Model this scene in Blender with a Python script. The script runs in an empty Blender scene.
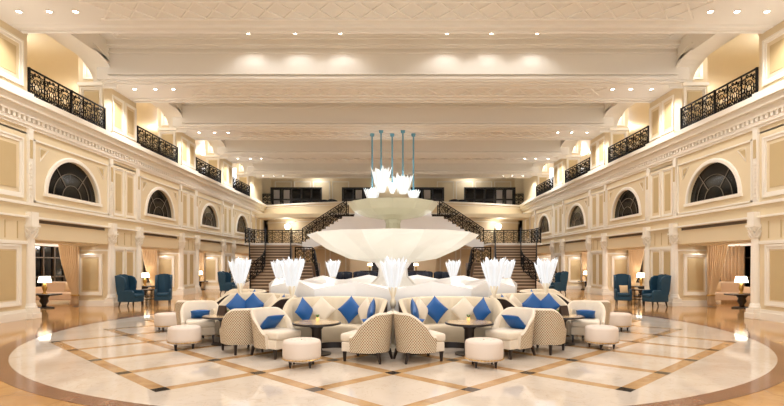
import bpy, bmesh, math, random
from math import sin, cos, pi, radians, atan2, sqrt, hypot
from mathutils import Vector, Matrix
random.seed(7)
S = bpy.context.scene
COL = S.collection

# ------------------------------------------------------------------ camera
FPX = 513.0
cd = bpy.data.cameras.new('camera'); cam = bpy.data.objects.new('camera', cd); COL.objects.link(cam)
cam.location = (0, 0, 1.65); cam.rotation_euler = (radians(90), 0, 0)
cd.sensor_width = 36; cd.lens = 36 * FPX / 784
cd.shift_x = -1 / 784; cd.shift_y = 60 / 784
cd.clip_end = 300
S.camera = cam
# ------------------------------------------------------------------ world
w = bpy.data.worlds.new('world'); S.world = w; w.use_nodes = True
bg = w.node_tree.nodes['Background']; bg.inputs[0].default_value = (.97, .98, 1, 1); bg.inputs[1].default_value = 2.3
# ------------------------------------------------------------------ exposure
S.view_settings.view_transform = 'Standard'; S.view_settings.look = 'None'
S.view_settings.gamma = 1; S.view_settings.use_curve_mapping = False
S.view_settings.exposure = 0.02
S.cycles.max_bounces = 8; S.cycles.diffuse_bounces = 5; S.cycles.sample_clamp_indirect = 4
WARM = (.985, .98, 1.0)
P_FILL_COVE = 28.0      # added cove strips on the side ledges
P_FILL_COFFER = 190.0    # added fill downlights in the coffers
P_DOWN = 190.0      # nave downlights
P_AISLE = 190.0     # gallery lamps behind the balustrades
P_NICHE = 105.0      # ground floor alcove lamps

# ------------------------------------------------------------------ layout
W = 10.8                    # wall plane |x|
C0, PER, HB = 17.4, 6.44, 2.185   # first arch bay centre, bay period, half opening
BAYS = [C0 + PER * k for k in range(4)]
CEN = (0.0, 13.62)          # centre of the round floor
ORD = ['nearest', 'second', 'third', 'farthest']
SIDE = {-1: 'left', 1: 'right'}

# ------------------------------------------------------------------ materials
def s2l(c):
    return tuple(((v / 255) / 12.92 if v / 255 <= .04045 else ((v / 255 + .055) / 1.055) ** 2.4) for v in c)
def mat(name, rgb, rough=.5, metal=0, noise=0, nscale=8, bump=0, bscale=40, spec=.5, emit=None, estr=0, trans=0, alpha=1, sheen=0, coat=0):
    m = bpy.data.materials.new(name); m.use_nodes = True
    nt = m.node_tree; b = nt.nodes['Principled BSDF']
    c = s2l(rgb)
    b.inputs['Base Color'].default_value = (*c, 1)
    b.inputs['Roughness'].default_value = rough; b.inputs['Metallic'].default_value = metal
    b.inputs['Specular IOR Level'].default_value = spec
    b.inputs['Transmission Weight'].default_value = trans; b.inputs['Alpha'].default_value = alpha
    b.inputs['Sheen Weight'].default_value = sheen; b.inputs['Coat Weight'].default_value = coat
    if emit: b.inputs['Emission Color'].default_value = (*emit, 1); b.inputs['Emission Strength'].default_value = estr
    tc = nt.nodes.new('ShaderNodeTexCoord')
    if noise:
        n = nt.nodes.new('ShaderNodeTexNoise'); n.inputs['Scale'].default_value = nscale; n.inputs['Detail'].default_value = 5
        nt.links.new(tc.outputs['Object'], n.inputs['Vector'])
        r = nt.nodes.new('ShaderNodeMixRGB'); r.inputs[1].default_value = (*[v * (1 - noise) for v in c], 1)
        r.inputs[2].default_value = (*[min(1, v * (1 + noise)) for v in c], 1)
        nt.links.new(n.outputs['Fac'], r.inputs[0]); nt.links.new(r.outputs[0], b.inputs['Base Color'])
    if bump:
        n = nt.nodes.new('ShaderNodeTexNoise'); n.inputs['Scale'].default_value = bscale
        nt.links.new(tc.outputs['Object'], n.inputs['Vector'])
        bp = nt.nodes.new('ShaderNodeBump'); bp.inputs['Strength'].default_value = bump; bp.inputs['Distance'].default_value = .02
        nt.links.new(n.outputs['Fac'], bp.inputs['Height']); nt.links.new(bp.outputs[0], b.inputs['Normal'])
    return m
def marble(name, a, b_, vein, scale=.8, rough=.1, tile=None):
    m = mat(name, a, rough)
    nt = m.node_tree; b = nt.nodes['Principled BSDF']; N = nt.nodes.new; L = nt.links.new
    tc = N('ShaderNodeTexCoord')
    n1 = N('ShaderNodeTexNoise'); n1.inputs['Scale'].default_value = scale; n1.inputs['Detail'].default_value = 8; n1.inputs['Distortion'].default_value = 1.2
    L(tc.outputs['Object'], n1.inputs['Vector'])
    cr = N('ShaderNodeValToRGB'); e = cr.color_ramp.elements
    e[0].position = .3; e[0].color = (*s2l(b_), 1); e[1].position = .65; e[1].color = (*s2l(a), 1)
    L(n1.outputs['Fac'], cr.inputs[0])
    n2 = N('ShaderNodeTexNoise'); n2.inputs['Scale'].default_value = scale * 2.3; n2.inputs['Detail'].default_value = 6; n2.inputs['Distortion'].default_value = 2.5
    L(tc.outputs['Object'], n2.inputs['Vector'])
    v = N('ShaderNodeValToRGB'); e = v.color_ramp.elements
    e[0].position = .485; e[0].color = (0, 0, 0, 1); e[1].position = .5; e[1].color = (1, 1, 1, 1)
    e2 = v.color_ramp.elements.new(.515); e2.color = (0, 0, 0, 1)
    L(n2.outputs['Fac'], v.inputs[0])
    mu = N('ShaderNodeMath'); mu.operation = 'MULTIPLY'; mu.inputs[1].default_value = .35; L(v.outputs[0], mu.inputs[0])
    mx = N('ShaderNodeMixRGB'); mx.inputs[2].default_value = (*s2l(vein), 1)
    L(mu.outputs[0], mx.inputs[0]); L(cr.outputs[0], mx.inputs[1])
    out = mx.outputs[0]
    if tile:
        br = N('ShaderNodeTexBrick'); br.offset = 0; br.inputs['Scale'].default_value = 1
        br.inputs['Brick Width'].default_value = tile; br.inputs['Row Height'].default_value = tile
        br.inputs['Mortar Size'].default_value = .004
        br.inputs['Color1'].default_value = (1, 1, 1, 1); br.inputs['Color2'].default_value = (.86, .86, .86, 1); br.inputs['Mortar'].default_value = (.6, .55, .5, 1)
        L(tc.outputs['Object'], br.inputs['Vector'])
        m2 = N('ShaderNodeMixRGB'); m2.blend_type = 'MULTIPLY'; m2.inputs[0].default_value = 1
        L(out, m2.inputs[1]); L(br.outputs['Color'], m2.inputs[2]); out = m2.outputs[0]
    L(out, b.inputs['Base Color'])
    return m
M = {}
M['wall'] = mat('cream_paint', (226, 208, 172), .55, noise=.02, nscale=1.5)
M['trim'] = mat('ivory_trim', (240, 232, 216), .45)
M['panel'] = mat('tan_panel', (198, 174, 128), .6, noise=.03, nscale=3)
M['ceil'] = mat('ceiling_plaster', (228, 222, 210), .7)
M['ceil_trim'] = mat('ceiling_moulding', (234, 228, 216), .6)
M['floor'] = marble('honey_marble', (202, 156, 98), (174, 124, 68), (150, 105, 60), .9, .09, .8)
M['disc'] = marble('cream_marble', (220, 208, 192), (206, 190, 170), (176, 150, 122), .7, .05)
M['ring'] = marble('brown_marble', (146, 102, 76), (110, 70, 50), (150, 110, 80), 1.3, .12)
M['band'] = marble('tan_marble', (196, 158, 108), (168, 126, 80), (140, 100, 60), 2, .12)
M['black_marble'] = mat('black_marble', (34, 26, 22), .1, noise=.3, nscale=12)
M['iron'] = mat('black_iron', (5, 4, 4), .6, .0, spec=.25)
M['white_marble'] = mat('white_marble', (248, 246, 242), .25, noise=.03, nscale=2, coat=.2)
M['bowl'] = mat('frosted_onyx', (238, 237, 228), .35, noise=.05, nscale=1.6, coat=.2)
M['bowl_top'] = mat('greenish_onyx', (186, 182, 156), .4, noise=.12, nscale=2)
M['crystal'] = mat('lit_crystal', (150, 155, 160), .15, emit=(1, .98, .96), estr=.62)
M['crystal_up'] = mat('clear_crystal', (205, 214, 214), .12, emit=(.96, .99, 1), estr=.6)
M['cream_fabric'] = mat('cream_fabric', (228, 214, 192), .85, bump=.2, bscale=120, sheen=.2)
M['ottoman'] = mat('oatmeal_leather', (222, 206, 190), .55, bump=.1, bscale=60)
M['sofa'] = mat('champagne_fabric', (216, 200, 172), .7, sheen=.1, bump=.1, bscale=90)
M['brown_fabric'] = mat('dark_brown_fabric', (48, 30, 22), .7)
M['blue_pillow'] = mat('royal_blue_satin', (0, 80, 146), .42, noise=.15, nscale=9)
M['teal'] = mat('teal_velvet', (6, 58, 80), .65, noise=.2, nscale=5, sheen=.08)
M['navy'] = mat('navy_velvet', (14, 26, 44), .7)
M['dark_wood'] = mat('dark_wood', (34, 22, 16), .35)
M['stone_top'] = marble('table_stone', (216, 190, 150), (180, 150, 110), (120, 90, 60), 5, .12)
M['brass'] = mat('brass', (200, 160, 90), .3, .9)
M['gold_post'] = mat('champagne_metal', (232, 220, 194), .35, .2)
M['glass_dark'] = mat('dark_glass', (12, 10, 10), .1, spec=.3)
M['muntin'] = mat('pale_muntin', (120, 108, 90), .5)
M['curtain'] = mat('gold_silk_curtain', (214, 182, 138), .6, sheen=.3)
M['sheer'] = mat('beige_drape', (186, 154, 116), .7)
M['shade'] = mat('lampshade', (255, 246, 225), .8, emit=(1, .9, .72), estr=4)
M['globe'] = mat('opal_glass', (255, 250, 235), .5, emit=(1, .93, .8), estr=5)
M['lens'] = mat('lamp_lens', (255, 255, 255), .5, emit=(1, .93, .82), estr=30)
M['vent'] = mat('bronze_grille', (92, 74, 52), .5, .3)
M['rod'] = mat('blue_steel', (96, 150, 168), .5)
M['step'] = mat('brown_step', (120, 96, 72), .5, noise=.1, nscale=6)
M['screen'] = mat('black_lacquer', (16, 12, 11), .3)
M['pane_pale'] = mat('pale_net', (190, 184, 180), .6)
M['green'] = mat('leaf', (90, 120, 50), .6)
M['candle'] = mat('amber_glass', (230, 190, 110), .2, emit=(1, .7, .3), estr=.6)
M['paper'] = mat('menu_card', (60, 44, 34), .6)
M['beige_fabric'] = mat('beige_sofa_fabric', (214, 186, 156), .8)

def lattice_mat():
    m = mat('lattice_fabric', (226, 204, 166), .8)
    nt = m.node_tree; b = nt.nodes['Principled BSDF']; N = nt.nodes.new; L = nt.links.new
    uv = N('ShaderNodeUVMap'); sp = N('ShaderNodeSeparateXYZ'); L(uv.outputs[0], sp.inputs[0])
    def mth(op, a, b2=None):
        n = N('ShaderNodeMath'); n.operation = op
        for i, v in enumerate((a, b2)):
            if v is None: continue
            if isinstance(v, (int, float)): n.inputs[i].default_value = v
            else: L(v, n.inputs[i])
        return n.outputs[0]
    K = pi / .04
    u = mth('MULTIPLY', sp.outputs[0], K); v = mth('MULTIPLY', sp.outputs[1], K * .8)
    a = mth('ADD', u, v); d = mth('SUBTRACT', u, v)
    p = mth('MULTIPLY', mth('SINE', a), mth('SINE', d))
    g = mth('GREATER_THAN', mth('ABSOLUTE', p), .42)
    mx = N('ShaderNodeMixRGB'); L(g, mx.inputs[0])
    mx.inputs[1].default_value = (*s2l((218, 202, 174)), 1); mx.inputs[2].default_value = (*s2l((138, 110, 78)), 1)
    L(mx.outputs[0], b.inputs['Base Color'])
    return m
M['lattice'] = lattice_mat()

# ------------------------------------------------------------------ mesh builder
class MB:
    def __init__(s, sx=1): s.v = []; s.f = []; s.m = []; s.uv = {}; s.sx = sx
    def av(s, p): s.v.append((p[0] * s.sx, p[1], p[2])); return len(s.v) - 1
    def face(s, idx, mi=0): s.f.append(tuple(idx)); s.m.append(mi)
    def hexa(s, P, mi=0):   # 8 points: bottom 4, top 4
        i = [s.av(p) for p in P]
        for q in ((0, 3, 2, 1), (4, 5, 6, 7), (0, 1, 5, 4), (1, 2, 6, 5), (2, 3, 7, 6), (3, 0, 4, 7)):
            s.face([i[k] for k in q], mi)
    def box(s, x0, x1, y0, y1, z0, z1, mi=0):
        s.hexa([(x0, y0, z0), (x1, y0, z0), (x1, y1, z0), (x0, y1, z0), (x0, y0, z1), (x1, y0, z1), (x1, y1, z1), (x0, y1, z1)], mi)
    def mbox(s, F, a0, a1, z0, z1, d0, d1, mi=0):
        s.hexa([F(a0, z0, d0), F(a1, z0, d0), F(a1, z0, d1), F(a0, z0, d1), F(a0, z1, d0), F(a1, z1, d0), F(a1, z1, d1), F(a0, z1, d1)], mi)
    def frame(s, F, a0, a1, z0, z1, w_=.12, d=.05, mi=0, panel=None):
        w1 = w_ * .4; d1 = d * 1.5
        for (o_, ww, dd) in ((0, w1, d1), (w1, w_ - w1, d * .8)):
            A0, A1, Z0, Z1 = a0 + o_, a1 - o_, z0 + o_, z1 - o_
            s.mbox(F, A0, A1, Z0, Z0 + ww, 0, dd, mi); s.mbox(F, A0, A1, Z1 - ww, Z1, 0, dd, mi)
            s.mbox(F, A0, A0 + ww, Z0 + ww, Z1 - ww, 0, dd, mi); s.mbox(F, A1 - ww, A1, Z0 + ww, Z1 - ww, 0, dd, mi)
        if panel is not None: s.mbox(F, a0 + w_, a1 - w_, z0 + w_, z1 - w_, 0, .012, panel)
    def lathe(s, prof, n=16, c=(0, 0, 0), mi=0, caps=True, fl=0):
        rings = []
        for r, z in prof:
            rings.append([s.av((c[0] + r * (1 - fl * (k % 2)) * cos(2 * pi * k / n), c[1] + r * (1 - fl * (k % 2)) * sin(2 * pi * k / n), c[2] + z)) for k in range(n)])
        for a, b in zip(rings, rings[1:]):
            for k in range(n): s.face((a[k], a[(k + 1) % n], b[(k + 1) % n], b[k]), mi)
        if caps: s.face(rings[0][::-1], mi); s.face(rings[-1], mi)
    def tube(s, pts, r, n=4, mi=0, closed=False):
        pts = [Vector(p) for p in pts]; rings = []; N_ = len(pts)
        for i, p in enumerate(pts):
            if closed: t = pts[(i + 1) % N_] - pts[i - 1]
            else: t = pts[min(i + 1, N_ - 1)] - pts[max(i - 1, 0)]
            if t.length < 1e-9: t = Vector((0, 0, 1))
            t.normalize()
            up = Vector((0, 0, 1)) if abs(t.z) < .9 else Vector((1, 0, 0))
            a = t.cross(up).normalized(); b = t.cross(a)
            rings.append([s.av(p + (a * cos(2 * pi * (k + .5) / n) + b * sin(2 * pi * (k + .5) / n)) * r) for k in range(n)])
        R = list(zip(rings, rings[1:])) + ([(rings[-1], rings[0])] if closed else [])
        for a, b in R:
            for k in range(n): s.face((a[k], a[(k + 1) % n], b[(k + 1) % n], b[k]), mi)
        if not closed: s.face(rings[0][::-1], mi); s.face(rings[-1], mi)
    def grid(s, P, mi=0, closed_u=False, closed_v=False, uv=None):
        I = [[s.av(p) for p in row] for row in P]
        nu, nv = len(I), len(I[0])
        for i in range(nu if closed_u else nu - 1):
            for j in range(nv if closed_v else nv - 1):
                q = (I[i][j], I[(i + 1) % nu][j], I[(i + 1) % nu][(j + 1) % nv], I[i][(j + 1) % nv])
                if uv: s.uv[len(s.f)] = [uv[i][j], uv[(i + 1) % nu][j], uv[(i + 1) % nu][(j + 1) % nv], uv[i][(j + 1) % nv]]
                s.face(q, mi)
        return I
    def build(s, name, mats, parent=None, smooth=False, bevel=0, sub=0, loc=None, kind=None, recalc=True):
        me = bpy.data.meshes.new(name); me.from_pydata(s.v, [], s.f)
        if not isinstance(mats, (list, tuple)): mats = [mats]
        for m in mats: me.materials.append(M[m] if isinstance(m, str) else m)
        for p, mi in zip(me.polygons, s.m): p.material_index = mi; p.use_smooth = smooth
        if s.uv:
            ul = me.uv_layers.new(name='UVMap')
            for fi, u in s.uv.items():
                for li, t in zip(me.polygons[fi].loop_indices, u): ul.data[li].uv = t
        if recalc:
            bm = bmesh.new(); bm.from_mesh(me); bmesh.ops.recalc_face_normals(bm, faces=bm.faces); bm.to_mesh(me); bm.free()
        o = bpy.data.objects.new(name, me); COL.objects.link(o)
        if parent: o.parent = parent
        if loc: o.location = loc
        if bevel:
            b = o.modifiers.new('bevel', 'BEVEL'); b.width = bevel; b.segments = 2; b.limit_method = 'ANGLE'
            b.harden_normals = False
        if sub:
            b = o.modifiers.new('sub', 'SUBSURF'); b.levels = sub; b.render_levels = sub
        if kind: o['kind'] = kind
        return o
def tag(o, label, cat, group=None, kind=None):
    o['label'] = label; o['category'] = cat
    if group: o['group'] = group
    if kind: o['kind'] = kind
    return o
def thing(name, label, cat, loc=(0, 0, 0), rz=0, group=None):
    o = bpy.data.objects.new(name, None); COL.objects.link(o); o.empty_display_size = .1
    o.location = loc; o.rotation_euler = (0, 0, rz)
    return tag(o, label, cat, group)
def dup(root, loc, rz, label, group=None, scale=None):
    def cp(o, par):
        c = o.copy(); COL.objects.link(c); c.parent = par
        for ch in list(o.children): cp(ch, c)
        return c
    r = cp(root, None); r.location = loc; r.rotation_euler = (0, 0, rz); r['label'] = label
    if group: r['group'] = group
    if scale: r.scale = (scale,) * 3
    return r
class Proto:   # first placement uses the original, later ones copy it
    def __init__(s, root): s.root = root; s.used = False
    def place(s, loc, rz, label, group=None, scale=None):
        if not s.used:
            s.used = True; r = s.root; r.location = loc; r.rotation_euler = (0, 0, rz); r['label'] = label
            if group: r['group'] = group
            if scale: r.scale = (scale,) * 3
            return r
        return dup(s.root, loc, rz, label, group, scale)
def lamp_light(name, loc, power, kind='POINT', size=.1, parent=None, color=WARM, spot=150, blend=.6, rot=None):
    l = bpy.data.lights.new(name, kind); l.energy = power; l.color = color
    l.shadow_soft_size = size
    if kind == 'SPOT': l.spot_size = radians(spot); l.spot_blend = blend
    o = bpy.data.objects.new(name, l); COL.objects.link(o); o.location = loc
    if rot: o.rotation_euler = rot
    if parent: o.parent = parent
    return o

# ================================================================== STRUCTURE
# ---- floor
mb = MB(); mb.box(-17, 17, -7, 56, -.2, 0); fl = mb.build('floor', 'floor', kind='structure')
mb = MB(); mb.lathe([(8.2, 0), (8.2, .002)], 160, (*CEN, 0)); mb.build('cream_disc', 'disc', fl)
mb = MB()
n = 160
P = [[(CEN[0] + r * cos(2 * pi * k / n), CEN[1] + r * sin(2 * pi * k / n), z) for r, z in ((8.17, .001), (8.17, .004), (8.46, .004), (8.46, .001))] for k in range(n)]
mb.grid(P, closed_u=True, closed_v=True); mb.build('brown_ring', 'ring', fl)
G = 1.01
nodes = {}
for i in range(-9, 10):
    for j in range(-3, 16):
        if (i + j) % 2: continue
        x = G * i; y = 7.69 + G * j
        dx, dy = x, y - CEN[1]
        if hypot(dx, dy) < 8.0 and abs(dx) + abs(dy) < 10.15: nodes[(i, j)] = (x, y)
mb = MB(); mk = MB(); hw = .095
for (i, j), (x, y) in nodes.items():
    for di in (1, -1):
        q = nodes.get((i + di, j + 1))
        if q:
            dx, dy = q[0] - x, q[1] - y; l = hypot(dx, dy); px, py = -dy / l * hw, dx / l * hw
            ux, uy = dx / l * hw, dy / l * hw
            pts = [(x + ux + px, y + uy + py), (x + ux - px, y + uy - py), (q[0] - ux - px, q[1] - uy - py), (q[0] - ux + px, q[1] - uy + py)]
            mb.hexa([(a, b, .001) for a, b in pts] + [(a, b, .004) for a, b in pts])
    r = hw * 1.414
    pts = [(x - r, y), (x, y - r), (x + r, y), (x, y + r)]
    mk.hexa([(a, b, .001) for a, b in pts] + [(a, b, .0045) for a, b in pts])
mb.build('tan_inlay', 'band', fl); mk.build('black_inlay', 'black_marble', fl)

# ---- side walls
YF = 42.6      # where the far gallery meets the side walls
def solid_wall_bits(sx):
    side = SIDE[sx]
    F = lambda a, z, d: (W - d, a, z)      # mirrored by MB.sx
    base = MB(sx); tr = MB(sx); pn = MB(sx)
    # masses (behind the plane): piers between openings
    piers = [(-7, BAYS[0] - HB)] + [(b + HB, b + PER - HB) for b in BAYS[:3]] + [(BAYS[3] + HB, YF + .3)]
    for (a, b) in piers:
        base.box(W, W + 1.35, a, b, 0, 3.0)           # ground storey pier
        base.box(W, W + .95, a - (.42 if a > 0 else 0), b - .08, 6.2, 10.0)         # gallery storey pier
    base.box(W, W + .35, -7, YF + .3, 2.98, 3.42)      # frieze
    base.box(W, W + .35, -7, YF + .3, 5.45, 6.3)
    for b in BAYS:
        base.box(W, W + .5, b - HB, b + HB, 2.36, 3.0)
    for (a, b) in piers: base.box(W, W + .35, a, b, 3.4, 5.5)
    # arch bays with real holes
    for c in BAYS:
        y0, y1, z0, z1 = c - HB, c + HB, 3.42, 5.45
        hwid, zb, hh = 1.4, 3.82, 1.22
        n = 24
        A = [(c - hwid * cos(pi * k / n), zb + hh * sin(pi * k / n)) for k in range(n + 1)]
        O = []
        for k in range(n + 1):
            t = pi * k / n; dx, dz = -cos(t) * HB, sin(t) * (z1 - zb)
            m_ = max(abs(dx) / HB, abs(dz) / (z1 - zb)); O.append((c + dx / m_, zb + dz / m_))
        for X0 in (W, W + .3):
            ia = [base.av((X0, a, z)) for a, z in A]; io = [base.av((X0, a, z)) for a, z in O]
            for k in range(n): base.face((ia[k], ia[k + 1], io[k + 1], io[k]))
            q = [base.av((X0, a, z)) for a, z in ((y0, zb), (y0, z0), (y1, z0), (y1, zb))]
            base.face(q)
        base.grid([[(W, a, z), (W + .3, a, z)] for a, z in A])
        base.grid([[(W, c - hwid, zb), (W + .3, c - hwid, zb)], [(W, c + hwid, zb), (W + .3, c + hwid, zb)]])
        # architrave of the arch
        P = []
        for k in range(n + 1):
            t = pi * k / n
            row = []
            for rr, d in ((1.0, 0), (1.0, .05), (1.07, .05), (1.1, .03), (1.1, 0)):
                row.append((W - d, c - hwid * rr * cos(t), zb + hh * (1 + (rr - 1) * 1.1) * sin(t)))
            P.append(row)
        tr.grid(P)
        tr.mbox(F, c - hwid * 1.12, c + hwid * 1.12, zb - .1, zb, 0, .06)
        # bay frame moulding
        for (w_, d) in ((.07, .05),):
            a0, a1, Z0, Z1 = y0 + .16, y1 - .16, 3.48, 5.36
            tr.mbox(F, a0, a1, Z0, Z0 + .05, 0, d); tr.mbox(F, a0, a1, Z1 - .05, Z1, 0, d)
            tr.mbox(F, a0, a0 + .06, Z0, Z1, 0, d); tr.mbox(F, a1 - .06, a1, Z0, Z1, 0, d)
        # spandrel triangles
        for sg in (-1, 1):
            ax = c + sg * 1.68
            pn.hexa([(W - .012, ax, 5.12), (W - .012, ax - sg * .24, 5.12), (W - .012, ax, 4.88), (W - .012, ax, 5.0), (W + .01, ax, 5.12), (W + .01, ax - sg * .24, 5.12), (W + .01, ax, 4.88), (W + .01, ax, 5.0)])
            tr.tube([(W - .015, ax + sg * .04, 5.16), (W - .015, ax - sg * .34, 5.16), (W - .015, ax + sg * .04, 4.76)], .016, 4, closed=True)
    # pilaster strips between panels (gallery frieze level)
    for c in BAYS:
        for sg in (-1, 1):
            p = c + sg * HB
            tr.mbox(F, p - .1, p + .1, 3.42, 5.62, 0, .07)
            pn.mbox(F, p - .055, p + .055, 4.75, 5.3, .07, .085)
            for q in range(9):
                tr.mbox(F, p - .06, p + .06, 3.6 + q * .12, 3.67 + q * .12, .07, .095)
            tr.mbox(F, p - .14, p + .14, 2.78, 3.16, -.02, .2)       # block over the column
    # pier panels
    def panels(a, b, z0, z1, w_=.09, one=False, d=.03):
        g = .04 if z0 < 1 else .12
        if one: tr.frame(F, a, b, z0, z1, w_, d); pn.mbox(F, a + w_ + g, b - w_ - g, z0 + w_ + g, z1 - w_ - g, 0, .014); return
        m_ = (a + b) / 2
        for q0, q1 in ((a, m_ - .06), (m_ + .06, b)):
            tr.frame(F, q0, q1, z0, z1, w_, d); pn.mbox(F, q0 + w_ + g, q1 - w_ - g, z0 + w_ + g, z1 - w_ - g, 0, .014)
    for (a, b) in piers[1:4]:
        panels(a + .2, b - .2, 3.5, 5.36)
        panels(a + .25, b - .25, .42, 2.2)
        panels(a + .12, b - .12, 6.75, 8.12)
    a, b = piers[4]
    panels(a + .2, b - 1.2, 3.5, 5.36); panels(a + .25, b - .3, .42, 2.2)
    for (q0, q1) in ((8.6, 14.95), (4.0, 8.2), (-.5, 3.6)):
        panels(q0 + .1, q1 - .1 - (.1 if q0 < 8 else 0), .42, 2.18, .14, True, .035)
    for (q0, q1) in ((13.55, 14.95), (11.2, 13.2), (8, 10.8), (4, 7.6)):
        panels(q0, q1, 3.55, 5.3, .14, True, .035); panels(q0, q1, 6.8, 9.0 if 0 else 8.12, .14, True, .035)
    # string courses, cornice with dentils, ledge
    for (z0, z1, d) in ((2.2, 2.3, .05), (2.98, 3.04, .1), (3.36, 3.44, .08), (5.62, 5.7, .06)):
        segs = piers if z0 == 2.2 else [(-7, YF + .3)]
        for a, b in segs: tr.mbox(F, a, b, z0, z1, 0, d)
    tr.mbox(F, -7, YF, 5.7, 5.8, 0, .1)
    tr.mbox(F, -7, YF, 5.92, 6.12, 0, .16)
    tr.mbox(F, -7, YF, 6.12, 6.3, 0, .3); tr.mbox(F, -7, YF, 6.3, 6.44, -.4, .42)
    for (a, b) in piers: tr.mbox(F, a - .05, b + .05, 6.44, 6.66, 0, .12)
    y = 12.0
    while y < YF - 3:
        tr.mbox(F, y, y + .1, 5.8, 5.92, 0, .14); y += .2
    # flared coves over the lower panels with ribs
    for a, b in piers:
        if b < 10: continue
        aa = max(a, 10); k = int((b - aa) / .45)
        for q in range(1, k): pn.mbox(F, aa + (b - aa) * q / k - .012, aa + (b - aa) * q / k + .012, 2.36, 2.86, 0, .02)
    # skirting
    for a, b in piers:
        tr.mbox(F, a, b, 0, .22, 0, .07); tr.mbox(F, a, b, .22, .3, 0, .04)
    # return faces of the ground piers looking towards the camera
    for k, c in enumerate(BAYS):
        yb = c + HB
        R = lambda a, z, d, yb=yb: (a, yb - d, z)
        tr.frame(R, 11.08, 12.02, .42, 2.0, .12, .05); pn.mbox(R, 11.26, 11.84, .6, 1.82, 0, .014)
        tr.mbox(R, W, W + 1.35, 0, .22, 0, .06); tr.mbox(R, W, W + 1.35, 2.1, 2.16, 0, .05)
        # gallery pier return
        G_ = lambda a, z, d, yb=yb - .42: (a, yb - d, z)
        tr.frame(G_, W + .05, W + .85, 6.6, 8.2, .1, .05); pn.mbox(G_, W + .2, W + .7, 6.75, 8.05, 0, .014)
        tr.mbox(G_, W - .02, W + .95, 8.25, 8.37, 0, .1)
        tr.frame(G_, W + .1, W + .75, 8.5, 9.3, .08, .04)
    o = base.build('wall_' + side, 'wall', kind='structure')
    tr.build('moulding', 'trim', o); pn.build('inset_panels', 'panel', o)
    # opening heads of the gallery with curved corner brackets
    hd = MB(sx)
    for c in BAYS + [C0 - PER * 0 - 100]:
        if c < 0: continue
        hd.box(W - .45, W + .35, c - HB, c + HB, 9.0, 10.0)
        for sg in (-1, 1):
            n = 10; e = c + sg * HB - (.42 if sg > 0 else .08)
            rowA = [(e - sg * 1.45 * (1 - sin(pi / 2 * q / n)), 9.02 - .85 * (1 - cos(pi / 2 * q / n))) for q in range(n + 1)]
            for q in range(n):
                (a0, z0), (a1, z1) = rowA[q], rowA[q + 1]
                xf = W - .45 if sg > 0 else W + .02
                hd.hexa([(xf, a0, z0), (W + .35, a0, z0), (W + .35, a1, z1), (xf, a1, z1), (xf, a0, 9.1), (W + .35, a0, 9.1), (W + .35, a1, 9.1), (xf, a1, 9.1)])
            if sg < 0: continue
            rim = [(W - .47, a, z) for a, z in rowA]
            hd.tube(rim, .035, 6)
            hd.tube([(W - .47, a, z + .22) for a, z in rowA[:-2]], .03, 6)
    hd.build('opening_head', 'ceil_trim', o)
    # gallery aisle and ground alcoves behind
    ai = MB(sx)
    ai.box(W + .35, 16.3, 9, YF + .3, 6.2, 6.42)
    ai.box(16.0, 16.3, 9, YF + .3, 6.42, 10.0)
    ai.box(W, 16.3, 9, YF + .3, 9.6, 10.0)
    ai.box(W + .95, 16.0, 8.9, 9.1, 6.4, 9.6)
    ai.box(15.7, 16.0, 9, YF, 9.25, 9.4); ai.box(15.85, 16.0, 9, YF, 8.9, 9.0); ai.box(15.85, 16.0, 9, YF, 8.2, 8.26)
    ao = ai.build('gallery_aisle', 'wall', o)
    al = MB(sx)
    al.box(16.3, 16.6, 9, YF + .3, 0, 6.4)
    al.box(W + .5, 16.3, 9, YF + .3, 2.72, 2.95)
    al.box(W + 1.35, 16.3, 8.9, 9.1, 0, 2.75)
    al.box(W + .5, W + .9, 9, YF + .3, 2.3, 2.75)
    al.box(16.1, 16.3, 9, YF, .0, .35); 
    al.build('alcove_shell', 'wall', o)
    return o
WL = solid_wall_bits(-1); WR = solid_wall_bits(1)

# ---- arched windows and alcove windows
wn = 0
for sx in (-1, 1):
    for c in BAYS:
        wn += 1
        n = 24; hwid, zb, hh = 1.4, 3.82, 1.22
        g = MB(sx); X0, X1 = W + .1, W + .13
        A = [(c - hwid * cos(pi * k / n), zb + hh * sin(pi * k / n)) for k in range(n + 1)]
        i0 = [g.av((X0, a, z)) for a, z in A]; i1 = [g.av((X1, a, z)) for a, z in A]
        g.face(i0); g.face(i1[::-1])
        for k in range(n + 1):
            q = (k + 1) % (n + 1); g.face((i0[k], i0[q], i1[q], i1[k]))
        o = g.build('window_%d' % wn, 'glass_dark', kind='structure')
        f = MB(sx)
        for s_ in (.36, .68):
            f.tube([(X0 - .02, c - hwid * s_ * cos(pi * k / n), zb + hh * s_ * sin(pi * k / n)) for k in range(n + 1)], .011, 4)
        for t in (52, 128):
            t = radians(t); s0 = .36
            f.tube([(X0 - .02, c - hwid * s_ * cos(t), zb + hh * s_ * sin(t)) for s_ in (s0, 1)], .014, 4)
        f.tube([(X0 - .02, c - hwid, zb + .02), (X0 - .02, c + hwid, zb + .02)], .02, 4)
        f.build('muntins', 'muntin', o)
    for k, c in enumerate(BAYS[:3]):
        wn += 1
        y0, y1 = c + 3.2, c + 8.6
        g = MB(sx); g.box(16.2, 16.28, y0, y1, .35, 2.62); o = g.build('window_%d' % wn, 'glass_dark', kind='structure')
        f = MB(sx)
        m_ = int((y1 - y0) / .75)
        for q in range(m_ + 1):
            y = y0 + (y1 - y0) * q / m_; f.box(16.12, 16.2, y - .04, y + .04, .35, 2.62)
        for z in (.35, 1.0, 1.9, 2.6): f.box(16.12, 16.2, y0, y1, z - .03, z + .03)
        f.build('window_frame', M['vent'], o)
        pel = MB(sx); pel.box(15.8, 16.15, y0 - .3, y1 + .3, 2.42, 2.72); pel.build('pelmet', 'trim', o)

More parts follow.
